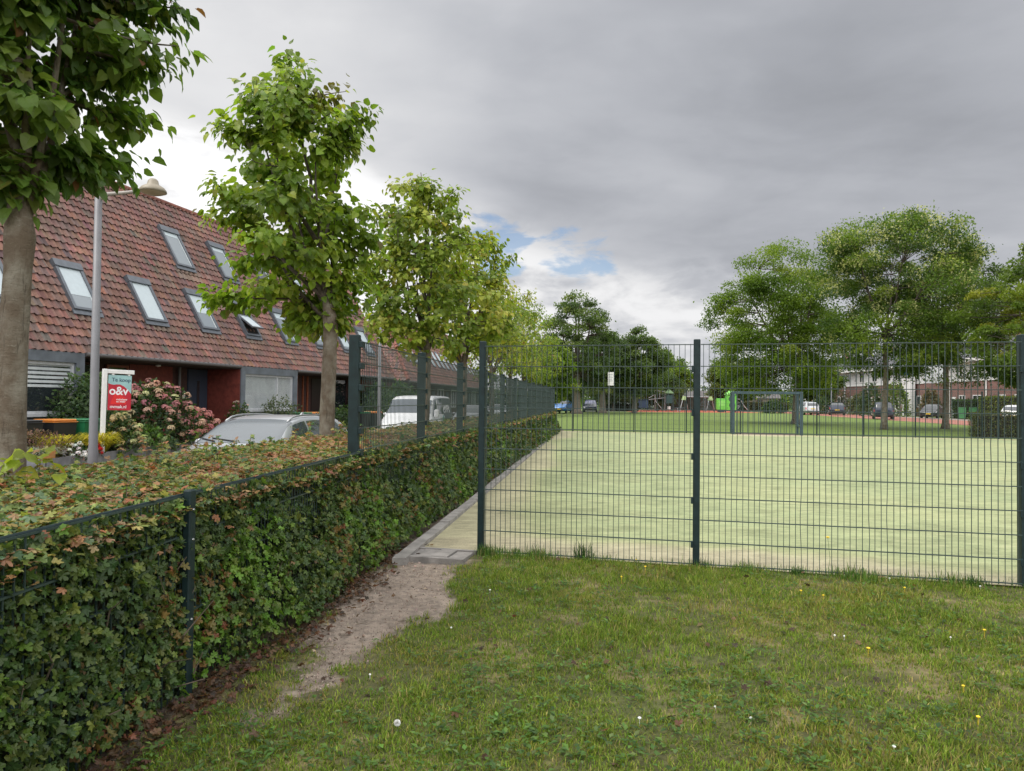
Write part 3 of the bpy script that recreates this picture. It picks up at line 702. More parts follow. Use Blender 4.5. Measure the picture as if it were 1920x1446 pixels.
# ------------------------------------------------------------------ tiled roofs and terraced houses on the left
def roof_mat(name):
    m_ = bpy.data.materials.new(name); m_.use_nodes = True; N = NT(m_.node_tree); N.n.clear()
    tc = N.node('ShaderNodeTexCoord').outputs['Object']
    at = N.node('ShaderNodeAttribute', attribute_name='Col').outputs['Color']
    f = N.m('MULTIPLY', N.ss(N.noise(tc, 1.1, 5, .65), .25, .75, .72, 1.18), N.ss(N.noise(tc, 22, 4, .6), .25, .75, .82, 1.14))
    s_ = N.node('ShaderNodeVectorMath', operation='SCALE'); N.put(s_.inputs[0], at); N.put(s_.inputs['Scale'], f)
    moss = N.ss(N.noise(N.mapv(tc, scale=(1, 1, .45)), 1.7, 5, .6), .55, .75, 0, .5)
    c = N.mix(moss, s_.outputs[0], (.10, .076, .064))
    bn = N.node('ShaderNodeBump', {'Strength': .25, 'Distance': .01, 'Height': N.noise(tc, 50, 4, .6)})
    b = N.node('ShaderNodeBsdfPrincipled', {'Base Color': c, 'Roughness': .8, 'Specular IOR Level': .25, 'Normal': bn.outputs[0]})
    N.l.new(b.outputs[0], N.node('ShaderNodeOutputMaterial').inputs[0]); return m_
M_TILE = roof_mat('clay_tiles')

def tile_sheet(name, parent, o, S, Vv, smin, smax, vlen, tw=.223, th=.263, sub=6, seed=0, tone=1.0, moss_at=(), soff=0.0):
    """pantile covering on the plane o + s*S + v*Vv; smin/smax are functions of v"""
    o, S, Vv = map(lambda a: np.asarray(a, float), (o, S, Vv)); Nn = unit(np.cross(S, Vv)); g = rng(seed)
    nc = int(math.ceil(vlen / th)); a0 = min(smin(0), smin(vlen)); a1 = max(smax(0), smax(vlen))
    k0 = math.floor(a0 / tw); k1 = math.ceil(a1 / tw) + 1; s = np.arange(k0 * sub, k1 * sub + 1) * tw / sub - soff % tw
    if smin(0) == smin(vlen) and smax(0) == smax(vlen): s = np.concatenate([[smin(0)], s[(s > smin(0) + .004) & (s < smax(0) - .004)], [smax(0)]])
    ph = ((s + soff) / tw) % 1.0
    prof = .042 * (.5 + .5 * np.cos(2 * pi * (ph - .18))) ** 1.5 + .008 * np.sin(2 * pi * ph)
    rows = []
    jit = g.normal(0, .004, (nc, k1 - k0 + 1))
    for i in range(nc):
        for v, h in ((i * th - .035, .050), (min((i + 1) * th, vlen), .004)):
            v = min(v, vlen); ss_ = np.clip(s, smin(v), smax(v))
            jj = jit[i][np.clip((np.floor((s + soff) / tw - soff // tw) - k0).astype(int), 0, k1 - k0)]
            rows.append(o + ss_[:, None] * S + (v + jj * (h > .01))[:, None] * Vv + (prof + h)[:, None] * Nn)
    V = np.stack(rows); mb = MB().grid(V); F_ = np.concatenate(mb.f[4])
    R_, C_ = V.shape[:2]; fi = np.repeat(np.arange(R_ - 1), C_ - 1); fj = np.tile(np.arange(C_ - 1), R_ - 1)
    sc_m = (s[:-1] + s[1:]) / 2; tcol = np.clip((np.floor((sc_m + soff) / tw - soff // tw) - k0).astype(int), 0, k1 - k0); ti = (fi + 0) // 2; tj = tcol[fj]
    n = (nc + 1) * (k1 - k0 + 2)
    tc = palette(g, n, [(.208, .114, .094), (.188, .108, .092), (.155, .098, .087), (.240, .122, .092), (.122, .094, .086), (.180, .122, .105)], [4, 3.4, 1.8, .8, .6, 1.4], .07).reshape(nc + 1, -1) .reshape(nc + 1, -1, 3) * tone
    fc = tc[ti, tj]
    for (sa, sb, va) in moss_at:      # pale lichen under the skylights
        sv = sc_m[fj]; vv = (fi // 2) * th
        m_ = (sv > sa - .15) & (sv < sb + .2) & (vv > va - .5) & (vv < va - .18) & (g.random(len(fi)) < .8)
        fc[m_] = fc[m_] * .35 + np.array([.20, .165, .13]) * .65
    return mesh_np(name, V.reshape(-1, 3), [F_], M_TILE, parent, fcol=fc)

M_ZINC = mat('zinc_cladding', (.155, .175, .205), .5, .35, var=.22, vscale=2.5, spec=.5)
M_FRAME = mat('window_frame_grey', (.46, .47, .49), .45, var=.12)
M_SKYF = mat('skylight_frame', (.125, .14, .16), .4, .4, var=.15)
M_TIMB = mat('dark_timber', (.055, .024, .020), .75, var=.35, vscale=9)
M_RTIM = mat('red_timber', (.16, .032, .022), .7, var=.3, vscale=7)
M_ORNG = mat('orange_frame', (.24, .065, .028), .5, var=.15)
M_GLASS = glass_mat('window_glass'); M_SKYG = glass_mat('skylight_glass', (.20, .235, .26), .06, .9)
M_DOOR = mat('blue_door', (.030, .042, .065), .45, var=.1)
M_WHITE = mat('white_paint', (.72, .72, .70), .5, var=.05)
M_BLIND = mat('blind_white', (.52, .56, .57), .6, var=.1, vscale=3)
M_GUT = mat('gutter_grey', (.12, .115, .115), .5, .3)
M_BLACK = mat('black_plastic', (.016, .017, .018), .45)
M_BRK = brick_mat('dark_brick', (.075, .075, .085), (.055, .05, .055), (.16, .15, .14), .22, .07)

HU = unit(np.array([.235, .972])); HN = np.array([HU[1], -HU[0]]); HA = np.array([-11.53, 17.28]); HZ = -.10
EAVE, RB, RH = 2.607 - HZ, 3.44, 5.98; RL = math.hypot(RB, RH)
VS = np.array([0, RB / RL, RH / RL])           # up the slope in house coordinates (x along the row, y into the house)
VN = np.array([0, -RH / RL, RB / RL])

def skylight(h, s, v, w, L, blind=None, opened=False, room=(.20, .235, .26)):
    """roof window: frame with cover flashing, pane, part-drawn blind behind the glass"""
    base = np.array([s, 0, EAVE]) + VS * v + VN * .055
    X_ = np.array([1., 0, 0]); fr = MB()
    def bx(mb, x0, x1, y0, y1, z0, z1):
        c = base + X_ * (x0 + x1) / 2 + VS * (y0 + y1) / 2 + VN * (z0 + z1) / 2
        mb.obox(c, X_ * (x1 - x0) / 2, VS * (y1 - y0) / 2, VN * (z1 - z0) / 2)
    f = .075
    bx(fr, -.02, f, 0, L, -.05, .10); bx(fr, w - f, w + .02, 0, L, -.05, .10)
    bx(fr, f, w - f, 0, f, -.05, .10); bx(fr, -.03, w + .03, L - .20, L + .02, -.05, .125)
    bx(fr, -.06, w + .06, -.14, -.001, .02, .055)
    o = fr.build('skylight', M_SKYF, h)
    if not opened:
        pn = MB(); bx(pn, f, w - f, f, L - .20, .03, .06); pn.build('pane', M_SKYG if blind else glass_mat('skylight_dark', (.09, .09, .105), .05, .9), o)
        if blind:
            y0 = f + (L - .2 - f) * (1 - blind)
            bl = MB(); bx(bl, f + .02, w - f - .02, y0, L - .21, .061, .066); bl.build('blind', mat('skylight_blind', (.46, .53, .56), .22, var=.04, spec=.6), o)
        rv = MB(); bx(rv, w - f - .05, w - f, f, L - .2, .0605, .064); rv.build('reveal', M_BLIND, o)
    else:
        dk = MB(); bx(dk, f, w - f, f, L - .2, .0, .02); dk.build('opening', mat('dark_room', (.012, .010, .010), .9), o)
        # centre-hung sash turned about its middle
        a = R(24); ca, sa = cos(a), sin(a); V2 = VS * ca + VN * sa * -1; V2 = VS * ca - VN * sa; N2 = VN * ca + VS * sa
        piv = base + VS * (L * .5 - .03) + VN * .10; l2 = (L - .2) / 2 - .05; sm = MB(); pm_ = MB(); bl = MB()
        def bx2(mb, x0, x1, y0, y1, z0, z1):
            c = piv + X_ * (x0 + x1) / 2 + V2 * (y0 + y1) / 2 + N2 * (z0 + z1) / 2
            mb.obox(c, X_ * (x1 - x0) / 2, V2 * (y1 - y0) / 2, N2 * (z1 - z0) / 2)
        bx2(sm, f, f + .06, -l2, l2, -.02, .03); bx2(sm, w - f - .06, w - f, -l2, l2, -.02, .03)
        bx2(sm, f + .06, w - f - .06, -l2, -l2 + .06, -.02, .03); bx2(sm, f + .06, w - f - .06, l2 - .06, l2, -.02, .03)
        sm.build('sash', M_SKYF, o); bx2(pm_, f + .06, w - f - .06, -l2 + .06, l2 - .06, -.005, .012); pm_.build('pane', M_SKYG, o)
        bx2(bl, f + .07, w - f - .07, -l2 + .07, l2 * .2, .0125, .016); bl.build('blind', mat('skylight_blind', (.46, .53, .56), .22), o)
    return o

def pane_window(parent, x0, x1, z0, z1, y, mull=(), fm=M_FRAME, gm=M_GLASS, fw_=.07, blinds=None, name='window'):
    """framed window facing -y, pane set back in the frame"""
    m_ = MB(); e = .09
    m_.box(x0, y - e, z0, x0 + fw_, y, z1); m_.box(x1 - fw_, y - e, z0, x1, y, z1)
    m_.box(x0 + fw_, y - e, z0, x1 - fw_, y, z0 + fw_); m_.box(x0 + fw_, y - e, z1 - fw_, x1 - fw_, y, z1)
    for q in mull: m_.box(x0 + (x1 - x0) * q - fw_ * .5, y - e - .012, z0 + fw_ + .001, x0 + (x1 - x0) * q + fw_ * .5, y, z1 - fw_ - .001)
    o = m_.build(name, fm, parent)
    MB().box(x0 + fw_, y - .035, z0 + fw_, x1 - fw_, y - .02, z1 - fw_).build('pane', gm, o)
    if blinds:
        b = MB()
        for (a, c, zz0, zz1, st) in blinds:
            for z in np.arange(zz0, zz1, st): b.box(x0 + (x1 - x0) * a + fw_, y - .041, z, x0 + (x1 - x0) * c - fw_ * .6, y - .0355, z + st * .62)
        b.build('blind', M_BLIND, o)
    return o

def house(k, s0, s1, kind, label, lows, ups, gable=False):
    rz = math.atan2(HU[1], HU[0]); w = s1 - s0
    h = thing('terraced_house', label, 'house', (*(HA + HU * s0), HZ), rz, 'terraced houses with steep red tiled roof')
    ms = [(a, a + L_[0], L_[1]) for (a, L_) in [(q[0] - s0, (q[1], q[2])) for q in lows + ups]]
    rf = tile_sheet('roof', h, (0, 0, EAVE), (1, 0, 0), VS, lambda v: 0.0, lambda v: w, RL, seed=100 + k, soff=s0 + 10, moss_at=[(q[0] - s0, q[0] - s0 + q[1], q[2]) for q in lows + ups])
    bk = MB().quad((0, RB, EAVE + RH), (w, RB, EAVE + RH), (w, 2 * RB, EAVE), (0, 2 * RB, EAVE)); bk.build('rear_roof', mat('rear_tiles', (.26, .10, .075), .85, var=.2), h)
    rd = MB()
    for i in range(int(w / .36)):
        x = i * w / int(w / .36); rd.tube([(x, RB + .03, EAVE + RH + .015), (x + .37, RB + .03, EAVE + RH + .035)], [.115, .10], 8)
    rd.build('ridge_tiles', mat('ridge_clay', (.20, .075, .055), .85, var=.3, vscale=4), h)
    core = MB(); D = 2 * RB
    core.box(0, 1.30, 0, w, D - .05, EAVE + .0)
    core.build('wall', M_TIMB, h)
    if gable:
        gm = MB().add([(w - .02, .05, EAVE - .02), (w - .02, RB, EAVE + RH - .05), (w - .02, D - .05, EAVE - .02), (w - .16, .05, EAVE - .02), (w - .16, RB, EAVE + RH - .05), (w - .16, D - .05, EAVE - .02)],
                     [[[0, 2, 1], [3, 4, 5]]]); gm.build('gable_wall', M_BRK, h)
        vg = MB(); n = 24
        for i in range(n):
            a = np.array([w, 0, EAVE]) + VS * (RL * i / n); b = np.array([w, 0, EAVE]) + VS * (RL * (i + 1) / n + .02)
            vg.tube([a + VN * .055, b + VN * .03], [.07, .06], 6)
        vg.build('verge_tiles', MAT['ridge_clay'], h)
    def soffit(x0, x1):
        MB().box(x0, .02, EAVE - .12, x1, 1.299, EAVE - .005).build('soffit', mat('soffit_dark', (.045, .030, .026), .8), h)
        g_ = MB(); P = [(x0, -.05, EAVE - .035), (x1, -.05, EAVE - .035)]; g_.tube(P, .06, 10); g_.build('gutter', M_GUT, h)
    def bay(x0, x1, wins, blinds, sides):
        t = .26; zt = EAVE - .01
        fr = MB(); fr.box(x0, -.06, -.05, x0 + t, 1.30, zt); fr.box(x1 - t, -.06, -.05, x1, 1.30, zt); fr.box(x0 + t, -.06, zt - .26, x1 - t, 1.30, zt)
        fr.box(x0 + t, -.02, -.05, x1 - t, .40, 1.08)
        b = fr.build('bay_window', M_ZINC, h)
        MB().box(x0 + t, -.11, 1.08, x1 - t, .10, 1.135).build('sill', M_FRAME, b)
        MB().box(x0 + t + .002, .10, 1.09, x1 - t - .002, 1.2, zt - .262).build('dark_room', mat('dark_room', (.012, .010, .010), .9), b)
        pane_window(h, x0 + t + .003, x1 - t - .003, 1.138, zt - .264, .098, wins, blinds=blinds, fw_=.075)
        MB().box(x0 + t + .01, -.0265, -.04, x1 - t - .01, -.021, 1.05).build('panel', mat('dark_panel', (.022, .024, .03), .6), b)
        for s_ in sides:
            x = x0 if s_ < 0 else x1
            MB().box(x - .012 if s_ < 0 else x + .001, -.02, -.05, x - .001 if s_ < 0 else x + .012, 1.299, zt - .12).build('side_panel', M_RTIM, h)
    zt = EAVE - .13
    if kind == 'bay_left':            # bay fills all of the visible part
        bay(.0, w - .02, (.20, .55), [(.55, 1.0, 1.80, 2.40, .105), (.20, .55, 1.80, 2.40, .105)], (1,))
    elif kind == 'flat':
        soffit(0, w)
        pane_window(h, .10, 1.75, .85, zt - .03, 1.299, (), fm=M_TIMB, name='window')
        pane_window(h, 2.10, 2.95, .75, zt - .06, 1.299, (), fm=M_ORNG, name='window')
        MB().box(3.05, 1.27, 0, 4.95, 1.299, zt).build('cladding', M_RTIM, h)
        MB().tube([(w - .08, 1.20, 0), (w - .08, 1.20, zt)], .045, 8).build('downpipe', M_GUT, h)
        MB().lathe([(.0, .0), (.07, -.01), (.08, -.05), (0, -.07)], 12, (3.4, .55, zt - .0)).build('porch_lamp', M_WHITE, h)
    elif kind == 'flat_far':
        soffit(0, w)
        pane_window(h, .08, 1.75, .95, zt - .03, 1.299, (.52,), fm=M_ORNG, name='window')
        MB().box(.05, 1.24, 0, 1.8, 1.299, .90).build('plinth', M_BRK, h)
        for x in (2.2, 2.7, 3.1): MB().box(x, 1.25, 0, x + .09, 1.299, zt).build('cladding_strip', M_ORNG, h)
        MB().box(3.5, 1.26, 0, 4.5, 1.299, zt - .1).build('door', mat('dark_door', (.03, .018, .016), .5), h)
    else:                            # door in the recess, then the bay
        soffit(0, 1.50)
        d = MB().box(.42, 1.24, .02, 1.42, 1.299, zt - .04).build('door', M_DOOR, h)
        MB().box(.85, 1.225, .45, .99, 1.239, 2.15).build('door_glass', M_GLASS, d)
        MB().tube([(.52, 1.20, 1.02), (.62, 1.20, 1.02)], .013, 8).build('handle', M_BOLT, d)
        MB().box(.20, 1.285, 1.55, .32, 1.299, 1.68).build('house_number_plate', M_WHITE, h)
        bay(1.50, w - .02, (.66,), [(0, .66, 1.2, 2.38, .036), (.66, 1.0, 1.2, 2.38, .036)], (-1,))
    for q in lows + ups: skylight(h, q[0] - s0, q[2], q[1], q[3], q[4], len(q) > 5)
    return h

_b = [-3.70, 1.62, 6.90, 12.20, 17.40, 22.25]
def _lw(s, bl=1.0, *o): return (s, .89, 1.31, 1.55, bl, *o)
def _uw(s, bl=0): return (s, .89, 3.90, 1.62, bl)
house(0, _b[0], _b[1], 'bay_left', 'terraced house with grey framed bay window and striped blind, behind the nearest trunk', [_lw(-.75)], [])
house(1, _b[1], _b[2], 'flat', 'terraced house behind the for-sale sign, recessed front with an orange framed window', [_lw(1.85, .68), _lw(4.50, 1.0)], [])
house(2, _b[2], _b[3], 'bay', 'terraced house with blue front door, red timber side wall and a roof window tilted open', [_lw(7.10, .55), _lw(9.62, 1, True)], [_uw(7.43, .12), _uw(10.05, .12)])
house(3, _b[3], _b[4], 'flat_far', 'terraced house with wide orange framed windows, partly behind the slim second tree trunk', [_lw(12.28, .2), _lw(14.85, .8)], [_uw(12.72), _uw(15.40, .4)])
house(4, _b[4], _b[5], 'flat', 'end terraced house with tiled gable verge, seen beside the tall fence post', [_lw(17.45, .9), _lw(20.0, .5)], [_uw(18.0), _uw(20.45)], gable=True)

def row_two():
    B0 = np.array([-6.3, 44.0]); U2 = unit(np.array([.115, .993])); rz = math.atan2(U2[1], U2[0]); ez = 2.607 - HZ
    b, hh, a_ = 3.1, 5.0, 4.5; Lb = math.hypot(b, hh); vs = np.array([0, b / Lb, hh / Lb]); nv = np.array([0, -hh / Lb, b / Lb])
    le = math.hypot(a_, hh)
    W_ = [0, 6.2, 11.4, 16.6, 21.8, 27.0, 32.2]
    lab = ['far terraced house with a hipped tiled roof end, behind the white van', 'second house of the far tiled terrace, behind the third and fourth tree trunks',
           'third house of the far tiled terrace, its roof windows between the tree trunks', 'fourth house of the far tiled terrace, seen over the receding mesh fence',
           'fifth house of the far tiled terrace, mostly behind yellow-green crowns', 'last visible house of the far tiled terrace, hidden behind tree crowns']
    for k in range(6):
        s0, s1 = W_[k], W_[k + 1]; w = s1 - s0
        h = thing('terraced_house', lab[k], 'house', (*(B0 + U2 * s0), HZ), rz, 'far terrace of tiled houses beyond the first row')
        tile_sheet('roof', h, (0, 0, ez), (1, 0, 0), vs, (lambda v: a_ * v / Lb) if k == 0 else (lambda v: 0.0), lambda v: w, Lb, sub=4, seed=140 + k, tone=1.12, soff=s0)
        if k == 0:
            v2 = np.array([a_ / le, 0, hh / le])
            tile_sheet('hip_roof', h, (0, 2 * b, ez), (0, -1, 0), v2, lambda v: b * v / le, lambda v: 2 * b - b * v / le, le, sub=4, seed=150, tone=1.25)  # higher tone: the light falling on this hip face is put into its tile colour
            hp = MB(); n = 18; p0 = np.array([0, 0, ez]); p1 = np.array([a_, b, ez + hh])
            for i in range(n):
                q0 = p0 + (p1 - p0) * i / n; q1 = p0 + (p1 - p0) * (i + 1.1) / n; hp.tube([q0 + [0, 0, .06], q1 + [0, 0, .03]], [.12, .10], 6)
            hp.build('hip_tiles', MAT['ridge_clay'], h)
        rd = MB(); x0 = a_ if k == 0 else 0
        for i in range(int((w - x0) / .4)): rd.tube([(x0 + i * .4, b, ez + hh + .02), (x0 + i * .4 + .42, b, ez + hh + .04)], [.12, .105], 6)
        rd.build('ridge_tiles', MAT['ridge_clay'], h)
        MB().quad((x0, b, ez + hh), (w, b, ez + hh), (w, 2 * b, ez), (0, 2 * b, ez)).build('rear_roof', MAT['rear_tiles'], h)
        MB().box(.15 if k == 0 else 0, .85, 0, w, 2 * b - .1, ez - .01).build('wall', M_TIMB, h)
        MB().box(0, .0, ez - .15, w, .849, ez - .02).build('soffit', MAT['soffit_dark'], h)
        MB().tube([(0, -.05, ez - .03), (w, -.05, ez - .03)], .06, 8).build('gutter', M_GUT, h)
        pane_window(h, x0 * .2 + .6, x0 * .2 + 2.6, .9, ez - .3, .849, (.5,)); MB().box(w - 1.4, .80, .02, w - .45, .849, 2.2).build('door', M_DOOR, h)
        for q in ([2.6, 4.6] if k == 0 else [.5, 2.2, 3.9]):
            X_ = np.array([1., 0, 0]); c0 = np.array([q, 0, ez]) + vs * 1.5
            def bx(x0_, x1_, y0_, y1_, z0_, z1_): return MB().obox(c0 + X_ * (x0_ + x1_) / 2 + vs * (y0_ + y1_) / 2 + nv * (z0_ + z1_) / 2, X_ * (x1_ - x0_) / 2, vs * (y1_ - y0_) / 2, nv * (z1_ - z0_) / 2)
            o = bx(0, .9, 0, 1.6, -.05, .11).build('skylight', M_SKYF, h)
            bx(.08, .82, .08, 1.42, .111, .118).build('pane', MAT['skylight_blind'] if (k + int(q)) % 3 else M_SKYG, o)
row_two()

# ------------------------------------------------------------------ trees
def tube_tree(paths, n=6):
    mb = MB()
    for P, r_ in paths: mb.tube(P, r_, n if r_[0] > .02 else 4, cap=False)
    return mb

def crown_tips(g, n, prof, cx, cy, inner=.35, lob=3, amp=.22):
    """tip points spread in a crown described by (z, radius) pairs, with an uneven outline"""
    z = np.array([p[0] for p in prof]); r_ = np.array([p[1] for p in prof]); ph = g.uniform(0, 2 * pi, 6)
    zz = np.linspace(z[0], z[-1], 200); wt = np.interp(zz, z, r_) ** 1.35 + .02; zz = g.choice(zz, n, p=wt / wt.sum()) + g.normal(0, .02, n)
    a = g.uniform(0, 2 * pi, n); rad = np.interp(zz, z, r_)
    rad = rad * (1 + amp * np.sin(lob * a + ph[0] + zz * 1.3) + amp * .7 * np.sin(5 * a + ph[1] - zz * 2.1))
    f = inner + (1 - inner) * np.sqrt(g.random(n)); f = np.where(g.random(n) < .55, np.maximum(f, .78), f)
    return np.stack([cx + np.cos(a) * rad * f, cy + np.sin(a) * rad * f, zz], 1)

def young_tree(name, label, X, Y, seed, fork, prof, r0, tone, ntips=95, per=62, ls=.085, shoots=8, lean=(0, 0), z0=-.05, group='young street trees standing in a row in the hedge', top=None, bark=None, cxy=(0, 0), tpl=None, inner=.35):
    g = rng(seed); t = thing(name, label, 'tree', (X, Y, 0), 0, group)
    zt = prof[-1][0]
    # trunk
    zz = np.linspace(z0, fork, 14); wob = np.stack([lean[0] * (zz / fork) ** 1.5 + .012 * np.sin(zz * 2.3 + seed), lean[1] * (zz / fork) + .012 * np.cos(zz * 1.9 + seed), zz], 1)
    rad = r0 * (1 - .16 * zz / fork + .25 * np.exp(-(zz - z0) / .16) + .14 * np.exp(-((zz - fork) / .12) ** 2)) * (1 + .03 * g.normal(0, 1, 14))
    top_ = wob[-1]; ld = unit(np.array([cxy[0], cxy[1], zt * .93]) - top_)
    tr = MB().tube(np.concatenate([wob, [top_ + ld * q for q in (.06, .13, .22, .32)]]), np.concatenate([rad, rad[-1] * np.array([.93, .80, .68, .6])]), 18)
    # scaffold branches
    tips = crown_tips(g, ntips, prof, cxy[0], cxy[1], inner); k = max(3, shoots)
    sx = crown_tips(g, k, [(p[0] + (zt - prof[0][0]) * .10, p[1] * 1.10) for p in prof[len(prof) // 2:]], cxy[0], cxy[1], .8)
    nodes = [top_]; npar = [-1]; nrad = [rad[-1] * .75]
    for i in range(9):           # leader
        p = top_ + (np.array([cxy[0], cxy[1], zt * .93]) - top_) * (i + 1) / 9 + np.append(g.normal(0, .03, 2), 0); nodes.append(p); nrad.append(max(.008, r0 * .55 * (1 - i / 9.5)))
    br = MB(); br.tube(np.array(nodes), np.array([r0 * .62] + [q * .8 for q in nrad[1:]]), 8, cap=False)
    main = []
    for i in range(8):
        a = i * 2.4 + g.uniform(-.3, .3); f = g.uniform(.45, .75); zr = g.uniform(.3, .85); z = prof[0][0] + (zt - prof[0][0]) * zr
        rr = np.interp(z, [p[0] for p in prof], [p[1] for p in prof]) * f; e = np.array([cxy[0] + cos(a) * rr, cxy[1] + sin(a) * rr, z])
        s_ = nodes[g.integers(0, 4)] if zr > .5 else nodes[g.integers(0, 2)]
        tt = np.linspace(0, 1, 7)[:, None]; mid = np.array([s_[0] * .35 + e[0] * .65, s_[1] * .35 + e[1] * .65, s_[2] * .6 + e[2] * .4])
        P = (1 - tt) ** 2 * s_ + 2 * tt * (1 - tt) * mid + tt ** 2 * e + g.normal(0, .015, (7, 3)) * tt
        br.tube(P, np.linspace(r0 * .34, r0 * .08, 7), 7, cap=False); main += [P[2], P[3], P[4], P[5], P[6]]
    anch = np.array(nodes + main)
    LP, LD, LC = [], [], []
    cl = np.array(tone)
    for tip in np.concatenate([tips, sx]):
        low = anch[anch[:, 2] < tip[2] + .12]
        if len(low) == 0: low = anch[:1]
        d = np.linalg.norm((low - tip) * [1, 1, .8], axis=1); s_ = low[np.argmin(d)]
        tt = np.linspace(0, 1, 6)[:, None]; mid = (s_ + tip) / 2 + np.array([0, 0, -.04]) + g.normal(0, .05, 3)
        P = (1 - tt) ** 2 * s_ + 2 * tt * (1 - tt) * mid + tt ** 2 * tip
        br.tube(P, np.linspace(.013, .004, 6), 5, cap=False)
        L = np.linalg.norm(tip - s_); m_ = int(per * g.uniform(.6, 1.25) * min(1.6, .55 + L * .8))
        u_ = 1 - g.beta(1.0, 1.5, m_) * min(1.0, .75 / max(L, .3)) ; ii = np.clip(u_ * 5, 0, 4.999); i0 = ii.astype(int); fr = (ii - i0)[:, None]
        p = P[i0] * (1 - fr) + P[i0 + 1] * fr
        off = g.normal(0, 1, (m_, 3)); off[:, 2] *= .8; p = p + off * ls * .95
        out = unit(np.stack([tip[0] - cxy[0], tip[1] - cxy[1], 0 * tip[0]])) * .45
        LP.append(p); LD.append(out + off * .5 + np.array([0, 0, -.75]) + g.normal(0, .35, (m_, 3)))
        i = g.choice(len(cl), p=[.34, .34, .23, .08, .01]); base = cl[i]; c = base * np.exp(g.normal(0, .16, (m_, 1))) * np.exp(g.normal(0, .05, (m_, 3)))
        o_ = g.random(m_) < .16; c[o_] = palette(g, o_.sum(), cl, [.2, .3, .3, .15, .05]); LC.append(c)
    P = np.concatenate(LP); D = np.concatenate(LD); C = np.concatenate(LC); n = len(P)
    Nn = np.stack([P[:, 0] - cxy[0], P[:, 1] - cxy[1], np.full(n, .55)], 1); Nn = unit(Nn) + np.array([0, 0, .7]) + g.normal(0, .45, (n, 3))
    v = leaves(tpl or HEART, P, D, Nn, ls * g.uniform(.55, 1.25, n), C)
    tr.build('trunk', bark or M_TRUNK, t, smooth=True); br.build('branches', bark or M_BARKD, t, smooth=True)
    mesh_np('crown', v[0], v[1], M_LEAF, t, vcol=v[2])
    return t

def trunk_mat():
    m_ = bpy.data.materials.new('young_bark'); m_.use_nodes = True; N = NT(m_.node_tree); N.n.clear()
    tc = N.node('ShaderNodeTexCoord').outputs['Object']
    ln = N.noise(N.mapv(tc, scale=(11, 11, 30)), 1.0, 6, .7, .8); fs = N.noise(N.mapv(tc, scale=(30, 30, 4)), 1.0, 5, .65, .5); bl = N.noise(N.mapv(tc, scale=(1, 1, .8)), 7, 5, .6); fi = N.noise(tc, 60, 4, .7)
    f = N.m('ADD', N.ss(ln, .35, .75, -.10, .12), N.ss(bl, .3, .7, -.2, .2))
    c = N.mix(N.ss(bl, .35, .7), (.115, .088, .062), (.215, .195, .155))
    c = N.mix(N.ss(ln, .60, .74, 0, .75), c, (.29, .27, .22)); c = N.mix(N.ss(ln, .40, .28, 0, .7), c, (.06, .045, .032)); c = N.mix(N.ss(fs, .44, .33, 0, .75), c, (.065, .052, .038))
    c = N.mix(N.ss(fi, .62, .75, 0, .4), c, (.10, .12, .055))
    bn = N.node('ShaderNodeBump', {'Strength': .8, 'Distance': .012, 'Height': N.m('ADD', N.m('ADD', ln, fs), N.m('MULTIPLY', fi, .6))})
    b = N.node('ShaderNodeBsdfPrincipled', {'Base Color': c, 'Roughness': .9, 'Specular IOR Level': .2, 'Normal': bn.outputs[0]})
    N.l.new(b.outputs[0], N.node('ShaderNodeOutputMaterial').inputs[0]); return m_
M_TRUNK = trunk_mat()
TONE_D = [(.075, .135, .030), (.11, .185, .034), (.155, .235, .042), (.15, .17, .035), (.20, .09, .035)]
TONE_M = [(.13, .20, .026), (.19, .275, .032), (.25, .325, .04), (.28, .30, .05), (.13, .12, .035)]
TONE_Y = [(.14, .20, .026), (.20, .265, .034), (.28, .315, .045), (.34, .33, .058), (.24, .15, .05)]

young_tree('street_tree', 'nearest street tree, thick grey-brown trunk in the hedge and dark heart-shaped leaves', -2.90, 4.23, 1, 2.42,
           [(2.68, .22), (3.0, .60), (3.35, .88), (4.1, 1.02), (4.9, 1.0), (5.6, .7), (6.1, .15)], .084, TONE_D, 200, 112, .082, 6, cxy=(-.24, .10), bark=M_TRUNK, inner=.12)
young_tree('street_tree', 'second street tree, upright bright green crown in front of the tiled roof', -2.24, 8.86, 2, 2.42,
           [(2.4, .5), (2.65, .9), (3.1, .98), (3.8, 1.0), (4.4, .88), (4.9, .62), (5.3, .28), (5.5, .1)], .098, TONE_M, 84, 96, .090, 18, cxy=(-.44, 0))
young_tree('street_tree', 'third street tree, yellow-green crown with a slender top, right of the second', -1.58, 13.3, 3, 2.30,
           [(2.35, .6), (2.7, 1.05), (3.3, 1.15), (4.1, 1.1), (4.8, .72), (5.4, .34), (6.1, .1)], .085, TONE_Y, 84, 76, .094, 14, cxy=(-.12, 0))
young_tree('street_tree', 'fourth street tree, crown merging with the third one above the mesh fence', -1.13, 16.9, 4, 2.25,
           [(2.4, .6), (2.8, 1.1), (3.6, 1.25), (4.6, 1.0), (5.4, .5), (5.9, .15)], .08, TONE_Y, 95, 52, .10, 5, cxy=(.1, 0))
_tl = ['fifth street tree, rounded yellow-green crown beyond the front fence post', 'sixth street tree in the row, yellow-green crown partly behind the fifth',
       'seventh street tree in the row, tall thin shoots above its crown', 'last street tree of the row, near the far end of the hedge']
